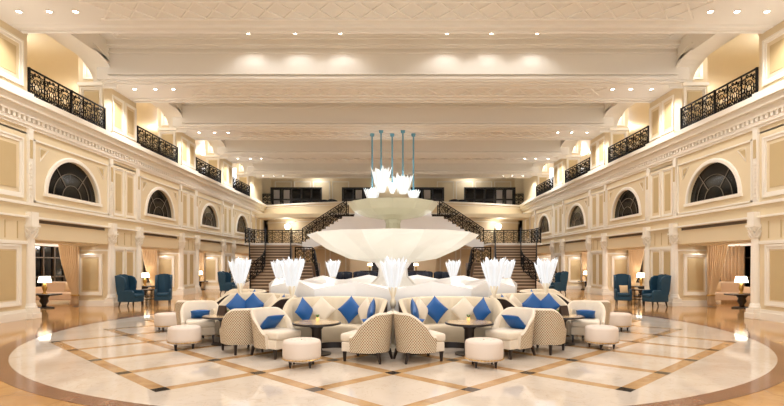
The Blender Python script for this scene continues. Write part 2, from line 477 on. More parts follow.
# ---- ceiling
BANDS = [(BAYS[0] + HB - .35 - PER * (1 - k), BAYS[0] + HB + 2.07 - PER * (1 - k)) for k in range(-1, 5)]   # soffit bands (y0,y1)
BANDS = [(18.7 - 2 * PER, 21.35 - 2 * PER)] + [(a, b) for a, b in ((18.7 + PER * k, 21.35 + PER * k) for k in range(-1, 4))]
ZS, ZC = 8.35, 9.7
ce = MB(); tr = MB()
for k, (a, b) in enumerate(BANDS):
    if k == 5: b = 40.3
    ce.box(-W, W, a, b, ZS, ZC + .5)
    # cornices on both faces of the band
    for (yy, sg) in ((a, -1), (b, 1)):
        for (z0, z1, d) in ((ZS, ZS + .1, .07), (ZS + .14, ZS + .2, .12), (ZC - .42, ZC - .36, .05), (ZC - .16, ZC, .22), (ZC - .24, ZC - .16, .12)):
            y0, y1 = sorted((yy, yy + sg * d)); tr.box(-W + .45, W - .45, y0, y1, z0, z1)
    # soffit border ribs and lattice ornament
    for y in (a + .1, a + .45, b - .45, b - .1): tr.box(-W + .1, W - .1, y - .04, y + .04, ZS - .06, ZS)
    y0, y1 = a + .85, b - .85
    if k < 5:
        for y in (y0, y1): tr.box(-8, 8, y - .03, y + .03, ZS - .05, ZS)
        x = -7.9
        while x < 7.9:
            for (xa, xb) in ((x, x + .7), (x + .7, x)):
                tr.tube([(xa, y0 + .02, ZS - .008), (xb, y1 - .02, ZS - .015)], .028, 4)
            x += .7
ce.box(-17, 17, -7, 43, ZC, ZC + .5)
for (a, b) in ((-7, -.6), (1.9, 3.3)) : pass
ce.box(-W, W, -7, 0.0, ZS, ZC)
ceo = ce.build('ceiling', 'ceil', kind='structure')
for i in range(len(BANDS) - 1):     # coffer panel mouldings
    a, b = BANDS[i][1], BANDS[i + 1][0]
    FC = lambda p, q, d: (p, q, ZC - d)
    for (m_, d) in ((.45, .05), (.6, .03)):
        x0, x1, y0, y1 = -W + .5 + m_, W - .5 - m_, a + m_, b - m_
        for bx in ((x0, x1, y0 - .03, y0 + .03), (x0, x1, y1 - .03, y1 + .03), (x0 - .03, x0 + .03, y0, y1), (x1 - .03, x1 + .03, y0, y1)):
            tr.box(*bx, ZC - d, ZC)
tr.build('ceiling_moulding', 'ceil_trim', ceo)

# ---- far end: balcony wall, upper room, lower room
bk = MB(); tr = MB()
def bow(x): return YF - 3.2 * (1 - (x / W) ** 2)
nx = 40
xs = [-W + 2 * W * k / nx for k in range(nx + 1)]
def bowed(mb, z0, z1, d, thick):
    mb.grid([[(x, bow(x) - d, z0), (x, bow(x) - d, z1), (x, bow(x) - d + thick, z1), (x, bow(x) - d + thick, z0)] for x in xs], closed_v=True)
bowed(bk, 5.5, 6.3, 0, .35)
bowed(bk, 3.3, 5.3, -.5, .3)
bk.box(-W, W, 40, 47, 5.2, 5.5)
bk.box(-W, W, 45.6, 46, 5.5, 9.7)
bk.box(-W, -3.6, 42.9, 43.2, 0, 5.3); bk.box(3.6, W, 42.9, 43.2, 0, 5.3); bk.box(-W, W, 42.9, 43.2, 3.1, 5.3)
bk.box(-W, W, 51.6, 52, 0, 5.3); bk.box(-W, -W + .3, 43, 52, 0, 5.3); bk.box(W - .3, W, 43, 52, 0, 5.3)
bk.box(-W, W, 43, 52, 3.4, 3.6)
bk.box(-12, 12, 43, 46, 9.2, 9.7)
bk.box(-W - .3, -W, 42.6, 46, 5.5, 9.7); bk.box(W, W + .3, 42.6, 46, 5.5, 9.7)
wb = bk.build('wall_back', 'wall', kind='structure')
bowed(tr, 6.3, 6.42, .12, .6); bowed(tr, 5.42, 5.52, .1, .3); bowed(tr, 6.14, 6.2, .04, .1); bowed(tr, 4.95, 5.02, -.42, .1)
for sg in (-1, 1):
    for x0 in (3.9, 5.6, 7.3, 9.0):
        FB = lambda a, z, d: (sg * a, 42.9 - d, z)
        tr.frame(FB, x0, x0 + 1.4, .5, 2.9, .1, .05)
        tr.frame(lambda a, z, d: (sg * a, 45.6 - d, z), x0, x0 + 1.5, 6.6, 8.9, .08, .05)
tr.build('moulding', 'trim', wb)
dk = MB(); bowed(dk, 5.2, 5.42, -.02, .2); dk.build('painted_shadow_line', 'brown_fabric', wb)  # dark brown strip painted in for the shadow line under the fascia
for k in range(2):
    sg = (-1, 1)[k]
    d = MB(sg); d.box(.8, 2.1, 51.5, 51.6, 0, 2.5)
    o = d.build('door_%d' % (k + 1), 'dark_wood', kind='structure')
    f = MB(sg); f.box(.68, .8, 51.42, 51.6, 0, 2.62); f.box(2.1, 2.22, 51.42, 51.6, 0, 2.62); f.box(.68, 2.22, 51.42, 51.6, 2.5, 2.64); f.build('door_frame', 'trim', o)

# ================================================================== LIGHT FITTINGS
def make_fill_cove():  # uplight strips added on the ledges to even out the ceiling
    t = thing('fill_cove_light', '', 'added cove light')
    m = MB(); m.box(-.06, .06, -3.1, 3.1, 0, .02); m.box(-.06, -.05, -3.1, 3.1, .02, .05); m.box(.05, .06, -3.1, 3.1, .02, .05); m.build('channel', 'trim', t)
    l = bpy.data.lights.new('fill_cove_strip', 'AREA'); l.shape = 'RECTANGLE'; l.size = .08; l.size_y = 6.0; l.energy = P_FILL_COVE; l.color = WARM
    o = bpy.data.objects.new('fill_cove_strip', l); COL.objects.link(o); o.parent = t; o.location = (0, 0, .045); o.rotation_euler = (pi, radians(45), 0)
    return Proto(t)
cv = make_fill_cove()
for sx in (-1, 1):
    for k in range(5):
        cv.place((sx * (W - .3), 14.2 + PER * k - 3.0, 6.44), 0 if sx < 0 else pi, 'slim cove light strip on the %s ledge, %s along' % (SIDE[sx], ['nearest', 'second', 'third', 'fourth', 'farthest'][k]), 'added cove fill strips on the gallery ledges')
def make_downlight(spot=135):
    t = thing('downlight', '', 'downlight')
    m = MB(); m.lathe([(.05, 0), (.09, 0), (.1, -.02), (.075, -.025), (.06, -.01)], 16); m.build('trim_ring', 'trim', t)
    m = MB(); m.lathe([(.06, -.012), (.06, -.004)], 16); m.build('lens', 'lens', t)
    lamp_light('downlight_lamp', (0, 0, -.05), P_DOWN, 'SPOT', .06, t, spot=spot, blend=.5)
    return Proto(t)
dl = make_downlight()
colname = {0: 'nearest ceiling band', 1: 'second ceiling band', 2: 'third ceiling band', 3: 'fourth ceiling band', 4: 'farthest ceiling band'}
for k in range(5):
    yb = 13.75 + PER * (k - 0) if k else 13.6
    yb = [13.65, 19.75, 26.3, 32.9, 39.3][k]
    for sx in (-1, 1):
        for q, (x, nm) in enumerate(((9.95, 'outermost'), (9.15, 'middle'), (8.45, 'innermost'))):
            r = dl.place((sx * x, yb, ZS), 0, '%s recessed downlight of three at the %s end of the %s' % (nm, SIDE[sx], colname[k]), 'downlights in the ceiling bands')
ds = make_downlight(135)
for o_ in ds.root.children:
    if o_.type == 'LIGHT': o_.data.energy = 45
for k in range(1):
    yb = BANDS[k + 2][0] - .55 if k + 2 < len(BANDS) else 0
    yb = [17.95, 24.4, 30.8, 37.3][k]
    if k > 0: xs_ = (-5.5, 5.5, -1.85, 1.85)
    else: xs_ = (-5.07, -3.43, -1.85, 1.9, 3.45, 5.05)
    for q, x in enumerate(xs_ if k == 0 else ()):
        xn = sorted(xs_); nm = ['first', 'second', 'third', 'fourth', 'fifth', 'sixth'][xn.index(x)]
        ds.place((x, yb, ZC), 0, 'recessed downlight high in the %s ceiling coffer, %s from the left' % (['nearest', 'second', 'third', 'farthest'][k], nm), 'downlights in the coffers')
# fill downlights added in the coffers out of view, to brighten floor and sofas
cof = [(1.0, 'entrance coffer'), (4.8, 'coffer over the entrance side'), (9.4, 'coffer before the sofas'), (11.4, 'coffer above the ottomans'), (15.8, 'coffer above the fountain'), (22.4, 'second coffer'), (28.8, 'third coffer'), (35.2, 'farthest coffer')]
dc = make_downlight(110)
for o_ in dc.root.children:
    if o_.type == 'LIGHT': o_.data.energy = P_FILL_COFFER
for y, nm_ in cof:
    for q, x in enumerate((-7.0, -4.2, -1.4, 1.4, 4.2, 7.0)):
        dc.place((x, y, ZC), 0, 'recessed downlight in the %s, %s from the left' % (nm_, ['first', 'second', 'third', 'fourth', 'fifth', 'sixth'][q]), 'added fill downlights of the coffers')
for sx in (-1, 1):
    for k, c in enumerate(BAYS):
        g = thing('gallery_lamp', 'frosted bowl lamp behind the %s gallery balustrade on the %s' % (ORD[k], SIDE[sx]), 'ceiling lamp', (sx * 13.6, c, 9.6), group='gallery ceiling lamps')
        m = MB(); m.lathe([(.02, -.2), (.14, -.18), (.22, -.1), (.24, 0)], 20); m.build('bowl', 'globe', g, smooth=True)
        lamp_light('gallery_bulb', (0, 0, -.35), P_AISLE, 'POINT', .15, g)

# wall picture lights on gallery piers and alcove piers
for sx in (-1, 1):
    for k, c in enumerate(BAYS):
        yb = c + HB
        t = thing('picture_light', 'small black picture light on the gallery pier behind the %s balustrade on the %s' % (ORD[k], SIDE[sx]), 'wall light', (sx * (W + .43), yb - .47, 8.95), group='gallery picture lights')
        m = MB(); m.tube([(0, 0, .0), (0, -.1, .03)], .015, 6); m.build('arm', 'iron', t)
        m = MB(); m.box(-.12, .12, -.16, -.08, -.01, .05); m.build('shade', 'iron', t, bevel=.01)
        lamp_light('picture_bulb', (0, -.16, -.1), 5, 'POINT', .04, t)
        t = thing('alcove_spotlight', 'small brass spotlight in the %s alcove on the %s' % (ORD[k], SIDE[sx]), 'wall light', (sx * 11.55, yb - .02, 2.3), group='alcove spotlights')
        m = MB(); m.tube([(0, 0, 0), (0, -.22, .04)], .012, 6); m.lathe([(.03, 0), (.045, .07)], 10, (0, -.24, 0)); m.build('fitting', 'brass', t)
        lamp_light('spot_bulb', (0, -.24, -.04), 14, 'SPOT', .03, t, spot=110)
        a = thing('alcove_downlight', 'recessed downlight in the ceiling of the %s alcove on the %s' % (ORD[k], SIDE[sx]), 'downlight', (sx * 13.6, c + .6, 2.72), group='alcove downlights')
        m = MB(); m.lathe([(.09, -.02), (.1, 0)], 14); m.build('trim_ring', 'trim', a)
        m = MB(); m.lathe([(.06, -.026), (.06, -.02)], 12); m.build('lens', 'lens', a)
        lamp_light('alcove_bulb', (0, 0, -.12), P_NICHE, 'POINT', .1, a)
        a = thing('alcove_downlight', 'recessed downlight behind the curtain of the %s alcove on the %s' % (ORD[k], SIDE[sx]), 'downlight', (sx * 13.0, c + 4.2, 2.72), group='alcove downlights')  # extra downlight added out of view to brighten the deeper alcove
        m = MB(); m.lathe([(.09, -.02), (.1, 0)], 14); m.build('trim_ring', 'trim', a)
        m = MB(); m.lathe([(.06, -.026), (.06, -.02)], 12); m.build('lens', 'lens', a)
        lamp_light('alcove_bulb', (0, 0, -.12), P_NICHE, 'POINT', .1, a)
for k, x in enumerate((-2.6, 0, 2.6)):
    for (z, y, nm) in ((3.4, 47.0, 'lower far room'), (9.2, 44.6, 'upper far room')):
        a = thing('room_downlight', 'recessed downlight in the ceiling of the %s, %s' % (nm, ['left', 'middle', 'right'][k]), 'downlight', (x * (1 if z < 5 else 2.6), y, z))
        m = MB(); m.lathe([(.09, -.02), (.1, 0)], 14); m.build('trim_ring', 'trim', a)
        m = MB(); m.lathe([(.06, -.026), (.06, -.02)], 12); m.build('lens', 'lens', a)
        lamp_light('room_bulb', (0, 0, -.15), 150 if z < 5 else 60, 'POINT', .1, a)

# ================================================================== WALL FITTINGS
def make_column():
    t = thing('column', '', 'column')
    m = MB(); m.box(-.2, .2, -.2, .2, 0, .17); m.box(-.175, .175, -.175, .175, .17, .3); m.build('pedestal', 'trim', t, bevel=.012)
    m = MB(); m.lathe([(.165, .3), (.175, .33), (.165, .37), (.14, .39), (.15, .42), (.13, .45)], 24); m.build('base', 'trim', t, smooth=True)
    m = MB(); m.lathe([(.125, .45), (.125, 1.2), (.119, 2.0), (.112, 2.36)], 32, fl=.07); m.build('shaft', 'trim', t)
    m = MB(); m.lathe([(.115, 2.36), (.13, 2.38), (.115, 2.4), (.12, 2.5), (.14, 2.64), (.18, 2.72)], 24)
    for ring, (z, r, h) in enumerate(((2.4, .115, .14), (2.5, .125, .15), (2.6, .14, .12))):
        for k in range(8):
            a = 2 * pi * (k + .5 * (ring % 2)) / 8; ca, sa = cos(a), sin(a); pa, pb = -sa * .045, ca * .045
            m.hexa([(ca * r - pa, sa * r - pb, z), (ca * r + pa, sa * r + pb, z), (ca * (r + .03) + pa, sa * (r + .03) + pb, z), (ca * (r + .03) - pa, sa * (r + .03) - pb, z),
                    (ca * (r + .03) - pa * .6, sa * (r + .03) - pb * .6, z + h * .8), (ca * (r + .03) + pa * .6, sa * (r + .03) + pb * .6, z + h * .8),
                    (ca * (r + .08) + pa * .5, sa * (r + .08) + pb * .5, z + h * .7), (ca * (r + .08) - pa * .5, sa * (r + .08) - pb * .5, z + h * .7)])
    m.box(-.185, .185, -.185, .185, 2.72, 2.785); m.build('capital', 'trim', t)
    return Proto(t)
cp = make_column()
for sx in (-1, 1):
    for k, c in enumerate(BAYS):
        for sg, nm in ((-1, 'near'), (1, 'far')):
            cp.place((sx * (W - .05), c + sg * HB, 0), 0, 'fluted ivory column at the %s edge of the %s %s alcove' % (nm, ORD[k], SIDE[sx]), 'columns along the side walls')
for sx in (-1, 1):
    for k, c in enumerate(BAYS):
        t = thing('air_vent', 'long bronze air grille above the %s alcove opening on the %s wall' % (ORD[k], SIDE[sx]), 'vent', (sx * W, c, 2.91), group='air grilles above the alcoves')
        m = MB(-sx)
        for z in (-.065, .05): m.box(0, .03, -1.8, 1.8, z, z + .015)
        for y in (-1.8, 1.785): m.box(0, .03, y, y + .015, -.065, .065)
        m.build('frame', 'wall', t)
        m = MB(-sx); m.box(-.02, .006, -1.78, 1.78, -.055, .055); m.build('backing', 'step', t)
        m = MB(-sx)
        for z in (-.035, -.005, .025): m.box(.006, .02, -1.78, 1.78, z, z + .012)
        m.build('slats', 'vent', t)

# ---- ironwork
def scroll(cx, cz, r, turns=1.4, start=0, cw=1, n=14):
    return [(cx + r * (1 - .75 * q / n) * cos(start + cw * turns * 2 * pi * q / n), cz + r * (1 - .75 * q / n) * sin(start + cw * turns * 2 * pi * q / n)) for q in range(n + 1)]
def iron_panel(w_, h_):
    """flat list of polylines (u,z) filling a panel of width w_ and height h_"""
    L = []
    cx, cz = w_ / 2, h_ / 2; r = min(w_, h_) * .36
    L.append([(cx + r * .8 * cos(a * pi / 8), cz + r * sin(a * pi / 8)) for a in range(17)])
    L.append([(cx + r * .4 * cos(a * pi / 4), cz + r * .5 * sin(a * pi / 4)) for a in range(9)])
    for a in range(8):
        t = a * pi / 4; L.append([(cx + r * .4 * cos(t), cz + r * .5 * sin(t)), (cx + r * .8 * cos(t), cz + r * sin(t))])
    for sx in (-1, 1):
        for sz in (-1, 1):
            L.append([(cx + sx * w_ * (.27 + .18 * q / 10) + 0, cz + sz * h_ * .1 * q / 10) for q in (0, 10)])
            L.append(scroll(cx + sx * w_ * .34, cz + sz * h_ * .3, min(w_ * .15, h_ * .18), 1.5, pi / 2 * sz, sx))
            L.append(scroll(cx + sx * w_ * .12, cz + sz * h_ * .42, h_ * .07, 1.2, 0, sx))
    L.append([(.02, 0), (.02, h_)]); L.append([(w_ - .02, 0), (w_ - .02, h_)])
    L.append([(0, h_ * .9), (w_, h_ * .9)])
    return L
def railing(name, label, pts, h=.86, panel=.6, group=None, base=.06, dense=False, rr=.026, ends=True):
    """pts: 3D polyline of the base line; a thing with handrail, bottom_rail, posts and scrollwork"""
    t = thing(name, label, 'railing', pts[0], group=group)
    P = [Vector(p) - Vector(pts[0]) for p in pts]
    L = [0]
    for a, b in zip(P, P[1:]): L.append(L[-1] + hypot(b.x - a.x, b.y - a.y))
    tot = L[-1]
    def at(u):
        u = max(0, min(tot, u))
        for k in range(len(P) - 1):
            if u <= L[k + 1] or k == len(P) - 2:
                f = (u - L[k]) / max(1e-6, L[k + 1] - L[k]); return P[k].lerp(P[k + 1], f)
    def pt(u, z): p = at(u); return (p.x, p.y, p.z + z)
    m = MB(); m.tube([tuple(p + Vector((0, 0, h))) for p in P], .035, 6); m.build('handrail', 'iron', t)
    m = MB(); m.tube([tuple(p + Vector((0, 0, base))) for p in P], .02, 4); m.build('bottom_rail', 'iron', t)
    k = max(1, round(tot / panel)); pw = tot / k
    m = MB()
    for i in range(k):
        for line in iron_panel(pw, h - base - .04):
            m.tube([pt(i * pw + u, base + z) for u, z in line], rr * .7, 3)
        if dense:
            for q in range(1, 6):
                u = i * pw + pw * q / 6; m.tube([pt(u, base), pt(u, h * .55)], .014, 3)
                m.tube([pt(u + .05 * cos(a), base + .2 + .08 * sin(a)) for a in (0, 1, 2, 3, 4, 5, 6.28)], .016, 3)
    m.build('scrollwork', 'iron', t)
    ps = [0, tot] if ends else []
    ps += [i * pw for i in range(3, k, 3)]
    for u in ps:
        p = at(u); m = MB(); m.box(p.x - .03, p.x + .03, p.y - .03, p.y + .03, p.z, p.z + h + .03); m.build('post', 'iron', t)
    return t
for sx in (-1, 1):
    for k, c in enumerate(BAYS):
        railing('balustrade', 'black scrolled iron balustrade in the %s gallery opening on the %s side' % (ORD[k], SIDE[sx]),
                [(sx * (W - .05), c - HB - .06, 6.44), (sx * (W - .05), c + HB - .46, 6.44)], .96, .62, 'iron balustrades of the side galleries', dense=True)

# ================================================================== FOUNTAIN
ft = thing('fountain', 'tiered white sculptural fountain with faceted basin and two bowls in the hall centre', 'fountain', (*CEN, 0))
m = MB()
n = 24
def ringp(r0, r1, z0, z1):     # r0/z0 on peaks (15 deg), r1/z1 on valleys
    out = []
    for k in range(n):
        a = radians(270 + 15 * k)
        if k % 2: out.append((r0 * cos(a), r0 * sin(a), z0))
        else: out.append((r1 * cos(a), r1 * sin(a), z1))
    return out
rings = [ringp(2.95, 3.15, 0, 0), ringp(3.02, 3.28, .9, .8), ringp(3.05, 3.3, 1.27, 1.1), ringp(2.6, 2.7, 1.16, 1.14), ringp(1.6, 1.9, .95, 1.0), ringp(.6, .6, .95, .95)]
m.grid(rings, closed_v=True); m.face(range((len(rings) - 1) * n, len(rings) * n))
m.build('basin', 'white_marble', ft)
m = MB(); m.lathe([(.75, .95), (.6, 1.1), (.4, 1.3), (.38, 1.5), (.55, 1.75)], 12); m.build('lower_stem', 'white_marble', ft)
m = MB(); n = 20
def star(r, z, f, dz=0):
    return [(r * (1 if k % 2 == 0 else f) * cos(2 * pi * k / n), r * (1 if k % 2 == 0 else f) * sin(2 * pi * k / n), z + (dz if k % 2 else 0)) for k in range(n)]
rg = [star(.5, 1.66, 1), star(1.15, 1.76, .84), star(1.75, 2.02, .8), star(2.2, 2.32, .86), star(2.29, 2.4, .9, .03), star(2.1, 2.38, .95), star(1.4, 2.15, .95), star(.3, 2.05, 1)]
m.grid(rg, closed_v=True); m.face(range(n)); m.face(range(7 * n, 8 * n)); m.build('lower_bowl', 'bowl', ft)
m = MB(); m.lathe([(.3, 2.05), (.3, 2.3), (.21, 2.42), (.19, 2.7), (.24, 2.82)], 12); m.build('upper_stem', 'bowl_top', ft)
m = MB(); n = 12
rg = [star(.24, 2.8, 1), star(.75, 2.88, .97), star(1.05, 3.02, .96), star(1.22, 3.24, .95), star(1.16, 3.25, .95), star(.7, 3.05, 1), star(.2, 3.0, 1)]
m.grid(rg, closed_v=True); m.face(range(n)); m.face(range(6 * n, 7 * n)); m.build('upper_bowl', 'bowl_top', ft)

# crystal clusters
def crystal(mb, r0, r1, h, tiers=3, per=9, z0=0, seed=1, wide=.07):
    rd = random.Random(seed)
    for t in range(tiers):
        for k in range(per):
            a = 2 * pi * (k + .5 * (t % 2)) / per + rd.uniform(-.08, .08)
            ri = r0 * (1 - t * .2); ro = r1 * (1 - t * .22); hz = h * (1 - .05 * t + rd.uniform(-.16, .12))
            ca, sa = cos(a), sin(a)
            mid = (ri * .15 + ro * .85)
            ww = wide
            A = (ca * ri, sa * ri, z0 + .02 * t); B1 = (ca * mid - sa * ww, sa * mid + ca * ww, z0 + hz * .8); B2 = (ca * mid + sa * ww, sa * mid - ca * ww, z0 + hz * .8)
            T = (ca * ro * 1.12 , sa * ro * 1.12, z0 + hz); I = (ca * (mid - .03), sa * (mid - .03), z0 + hz * .8); O = (ca * (mid + .03), sa * (mid + .03), z0 + hz * .78)
            i = [mb.av(p) for p in (A, B1, O, B2, I, T)]
            for f in ((0, 2, 1), (0, 3, 2), (0, 4, 3), (0, 1, 4), (5, 1, 2), (5, 2, 3), (5, 3, 4), (5, 4, 1)): mb.face([i[q] for q in f])
def make_torchere():
    t = thing('crystal_torchere', '', 'lamp')
    m = MB(); m.lathe([(.13, 0), (.13, .04), (.07, .08), (.05, .14)], 20); m.build('base', 'gold_post', t, smooth=False)
    m = MB(); m.lathe([(.035, .14), (.03, .6), (.03, .8)], 12); m.lathe([(.03, .8), (.06, .86), (.06, .92), (.035, .98), (.03, 1.0), (.09, 1.18), (.07, 1.2)], 14); m.build('post', 'gold_post', t, smooth=True)
    m = MB(); crystal(m, .08, .235, .64, 4, 9, 1.1, 3, .055); m.lathe([(.05, 1.1), (.09, 1.3), (.12, 1.45), (.08, 1.46)], 14); m.build('crystal_shade', 'crystal', t)
    lamp_light('torchere_bulb', (0, 0, 1.85), 22, 'POINT', .12, t, color=(1, .98, .96))
    return Proto(t)
tp = make_torchere()
TA = {0: 'nearest to the viewer at the middle of the ring of sofas', 30: 'behind the back-to-back chairs, %s of centre', 60: 'at the outer %s end of the sofas', 150: 'on the far side of the fountain, nearer the centre on the %s', 120: 'on the far side of the fountain beside the stairs on the %s'}
for a, d in TA.items():
    for sx in ((-1,) if a == 0 else (-1, 1)):
        x, y = sx * 4.0 * sin(radians(a)), CEN[1] - 4.0 * cos(radians(a))
        tp.place((x, y, 0), 0, 'white crystal torchere ' + (d % SIDE[sx] if '%s' in d else d), 'crystal torcheres around the fountain')

# pendants of crystal on blue rods
for k, (x, y, zt, zb, r, h, nm) in enumerate(((-1.08, 26.6, ZS, 5.35, .42, .75, 'leftmost'), (-.6, 25.9, ZS, 6.15, .5, 1.25, 'second from the left'), (-.04, 26.6, ZS, 5.7, .22, .6, 'middle'), (.5, 25.9, ZS, 5.85, .5, .95, 'fourth from the left'), (1.06, 26.6, ZS, 5.3, .33, .6, 'rightmost'))):
    t = thing('crystal_pendant', 'white crystal pendant on a blue rod, %s of the five' % nm, 'pendant lamp', (x, y, zt), group='crystal pendants on blue rods')
    m = MB(); m.lathe([(.02, -.16), (.1, -.13), (.12, 0)], 14); m.build('ceiling_cap', 'rod', t)
    m = MB(); m.tube([(0, 0, -.1), (0, 0, zb - zt)], .045, 8); m.build('rod', 'rod', t)
    lamp_light('pendant_bulb', (0, 0, zb - zt + h * .35), 15, 'POINT', .12, t)
    m = MB(); crystal(m, r * .5, r, h, 4, 9, zb - zt - h * .75, k + 5, .09); m.lathe([(r * .35, -.75 * h), (r * .55, -.3 * h), (.1, .1)], 12, (0, 0, zb - zt)); m.build('crystal_cluster', 'crystal_up', t)

# ================================================================== STAIRCASES
KY = 1.15
def stairs(sx):
    side = SIDE[sx]
    t = thing('staircase', 'grand double staircase with iron railings rising on the %s to the far balcony' % side, 'staircase', (0, 0, 0))
    LZ = 2.95; y1 = 29 * KY; y2 = 31.6 * KY
    m = MB(sx)
    # landing slab with rounded outer corner
    out = [(6.3, y1)] + [(9.7, y1)] + [(9.7 - .9 * (1 - cos(radians(q))), y2 - .9 + .9 * sin(radians(q))) for q in range(0, 91, 15)] + [(6.3, y2)]
    b0 = [m.av((x, y, LZ - .12)) for x, y in out]; b1 = [m.av((x, y, LZ)) for x, y in out]
    m.face(b0[::-1]); m.face(b1)
    for k in range(len(out)): q = (k + 1) % len(out); m.face((b0[k], b0[q], b1[q], b1[k]))
    m.build('landing', 'white_marble', t)
    # lower curved flight towards the hall
    m = MB(sx); rs = MB(sx); N_ = 17; run = .33
    prev = None
    for k in range(N_):
        f = (k + 1) / N_; y = y1 - run * k; z = LZ - LZ * (k + 1) / N_
        xa, xb = 9.3 - 1.6 * f, 6.6 - 1.0 * f
        z1_ = max(z, .02)
        m.box(xb, xa, y - run - .02, y, max(z - .0, 0) if 0 else 0, z1_)
    lo = m.build('lower_steps', 'step', t)
    for k in range(N_):
        f = (k + 1) / N_; y = y1 - run * k; z = max(LZ - LZ * (k + 1) / N_, .02)
        rs.box(6.6 - 1.0 * f, 9.3 - 1.6 * f, y - run - .05, y - run + .02, z - .05, z + .006)
    rs.build('nosings', 'beige_fabric', lo)
    # inner lower flight with its small landing
    m = MB(sx); N2 = 9; zz = 1.65; ya = 27.4 * KY
    m.box(4.75, 6.0, ya, ya + 2.0, 0, zz)
    for k in range(N2 - 1):
        z = zz - zz * (k + 1) / N2; y = ya - .32 * k; f = k / N2
        m.box(4.95 - .7 * f, 5.75 - .3 * f, y - .34, y, 0, z)
    inn_ = m.build('inner_steps', 'step', t)
    m = MB(sx)
    for k in range(N2 - 1):
        z = zz - zz * (k + 1) / N2; y = ya - .32 * k; f = k / N2
        m.box(4.95 - .7 * f, 5.75 - .3 * f, y - .37, y - .3, z - .05, z + .006)
    m.build('nosings', 'beige_fabric', inn_)
    # upper flight to the centre: white stepped body
    m = MB(sx); N3 = 11; X0, X1 = 6.3, 3.15; Z1 = 4.8
    yq = 31.0 * KY; dep = 1.5
    for k in range(N3):
        xa = X0 - (X0 - X1) * k / N3; xb = X0 - (X0 - X1) * (k + 1) / N3
        zt = LZ + (Z1 - LZ) * (k + 1) / N3
        zb0, zb1 = LZ - .5 + (k / N3) * 1.0, LZ - .5 + ((k + 1) / N3) * 1.0
        ybk = yq - .9 * sin(pi * .5 * (k + .5) / N3)
        m.hexa([(xb, ybk, zb1), (xa, ybk, zb0), (xa, ybk + dep, zb0), (xb, ybk + dep, zb1), (xb, ybk, zt), (xa, ybk, zt), (xa, ybk + dep, zt), (xb, ybk + dep, zt)])
    m.box(.55, X1, yq - .9, yq + .9, 3.45, Z1)
    m.box(.45, .65, yq - .95, yq + .9, 3.45, Z1 + .04)
    m.box(.55, 2.9, yq + .9, 40.2, 4.4, Z1); 
    for k in range(5): m.box(.6, 2.8, yq + .9 + .35 * k, 40.3, Z1, Z1 + .155 * (k + 1) - .02)
    m.build('upper_steps', 'white_marble', t)
    return t
for sx in (-1, 1):
    st = stairs(sx); side = SIDE[sx]
    y1 = 29 * KY; y2 = 31.6 * KY; LZ = 2.95; yq = 31 * KY
    arc = [(9.6 - .9 * (1 - cos(radians(q))), y2 - 1.0 + .9 * sin(radians(q))) for q in range(0, 91, 15)]
    pts = [(9.6, y1)] + arc + [(6.4, y2 - .1)]
    rl = []
    rl.append(railing('landing_rail', '', [(sx * x, y, LZ) for x, y in pts], 1.0, .7))
    rl.append(railing('flight_rail', '', [(sx * (6.62 - 1.0 * f), y1 - 5.5 * f, LZ - LZ * f) for f in (0, .25, .5, .75, .96)], .95, .6))
    rl.append(railing('flight_rail', '', [(sx * x, y, z) for x, y, z in ((8.3, y1, 3.0), (8.0, 32.1, 2.3), (7.62, 30.6, 1.5), (7.6, 29.9, 1.15), (7.85, 29.0, .75), (8.35, 28.3, .4), (8.9, 28.0, .2))], .95, .6))
    rl.append(railing('flight_rail', '', [(sx * (9.35 - 1.6 * f), y1 - 5.5 * f, LZ - LZ * f) for f in (0, .25, .5, .75, .94)], .95, .6))
    rl.append(railing('inner_rail', '', [(sx * 6.0, 27.4 * KY, 1.65), (sx * 4.95, 27.4 * KY, 1.65), (sx * 4.75, 27.0 * KY, 1.5), (sx * 4.5, 26.2 * KY, .9), (sx * 4.2, 25.2 * KY, .25)], .95, .55))
    rl.append(railing('upper_rail', '', [(sx * (6.3 - 3.15 * f), yq - .9 * sin(pi * .5 * f) + .06, LZ + .1 + 1.85 * f) for f in (0, .15, .3, .45, .6, .75, .9, 1)], 1.0, .6))
    rl.append(railing('upper_back_rail', '', [(sx * (6.3 - 3.15 * f), yq + 1.45 - .9 * sin(pi * .5 * f), LZ + .1 + 1.85 * f) for f in (0, .25, .5, .75, 1)], 1.0, .6))
    for r in rl:
        off = r.location.copy(); main = None
        for ch in list(r.children):
            ch.data.transform(Matrix.Translation(off)); ch.parent = st
            if ch.name.startswith('handrail'): main = ch; ch.name = 'stair_handrail'
        for ch in list(r.children): pass
        for ch in [c for c in st.children if c.name.split('.')[0] in ('bottom_rail', 'scrollwork', 'post')]: ch.parent = main
        bpy.data.objects.remove(r)
    railing('balustrade', 'short iron balustrade at the %s corner of the far balcony' % side, [(sx * (W - .1), 42.2, 6.42), (sx * 10.0, bow(10.0) + .1, 6.42)], .9, .45)
    t = thing('wall_lamp', 'round opal glass wall lamp above the %s stair landing' % side, 'wall light', (sx * 8.55, bow(8.55) + .4, 4.6))
    m = MB(); m.lathe([(.02, -.25), (.15, -.2), (.24, -.02), (.24, .08), (.12, .2), (.02, .22)], 18, (0, -.3, 0)); m.build('globe', 'globe', t, smooth=True)
    m = MB(); m.tube([(0, .1, -.2), (0, -.3, -.24)], .03, 6); m.build('bracket', 'brass', t)
    lamp_light('wall_bulb', (0, -.65, .1), 40, 'POINT', .15, t)

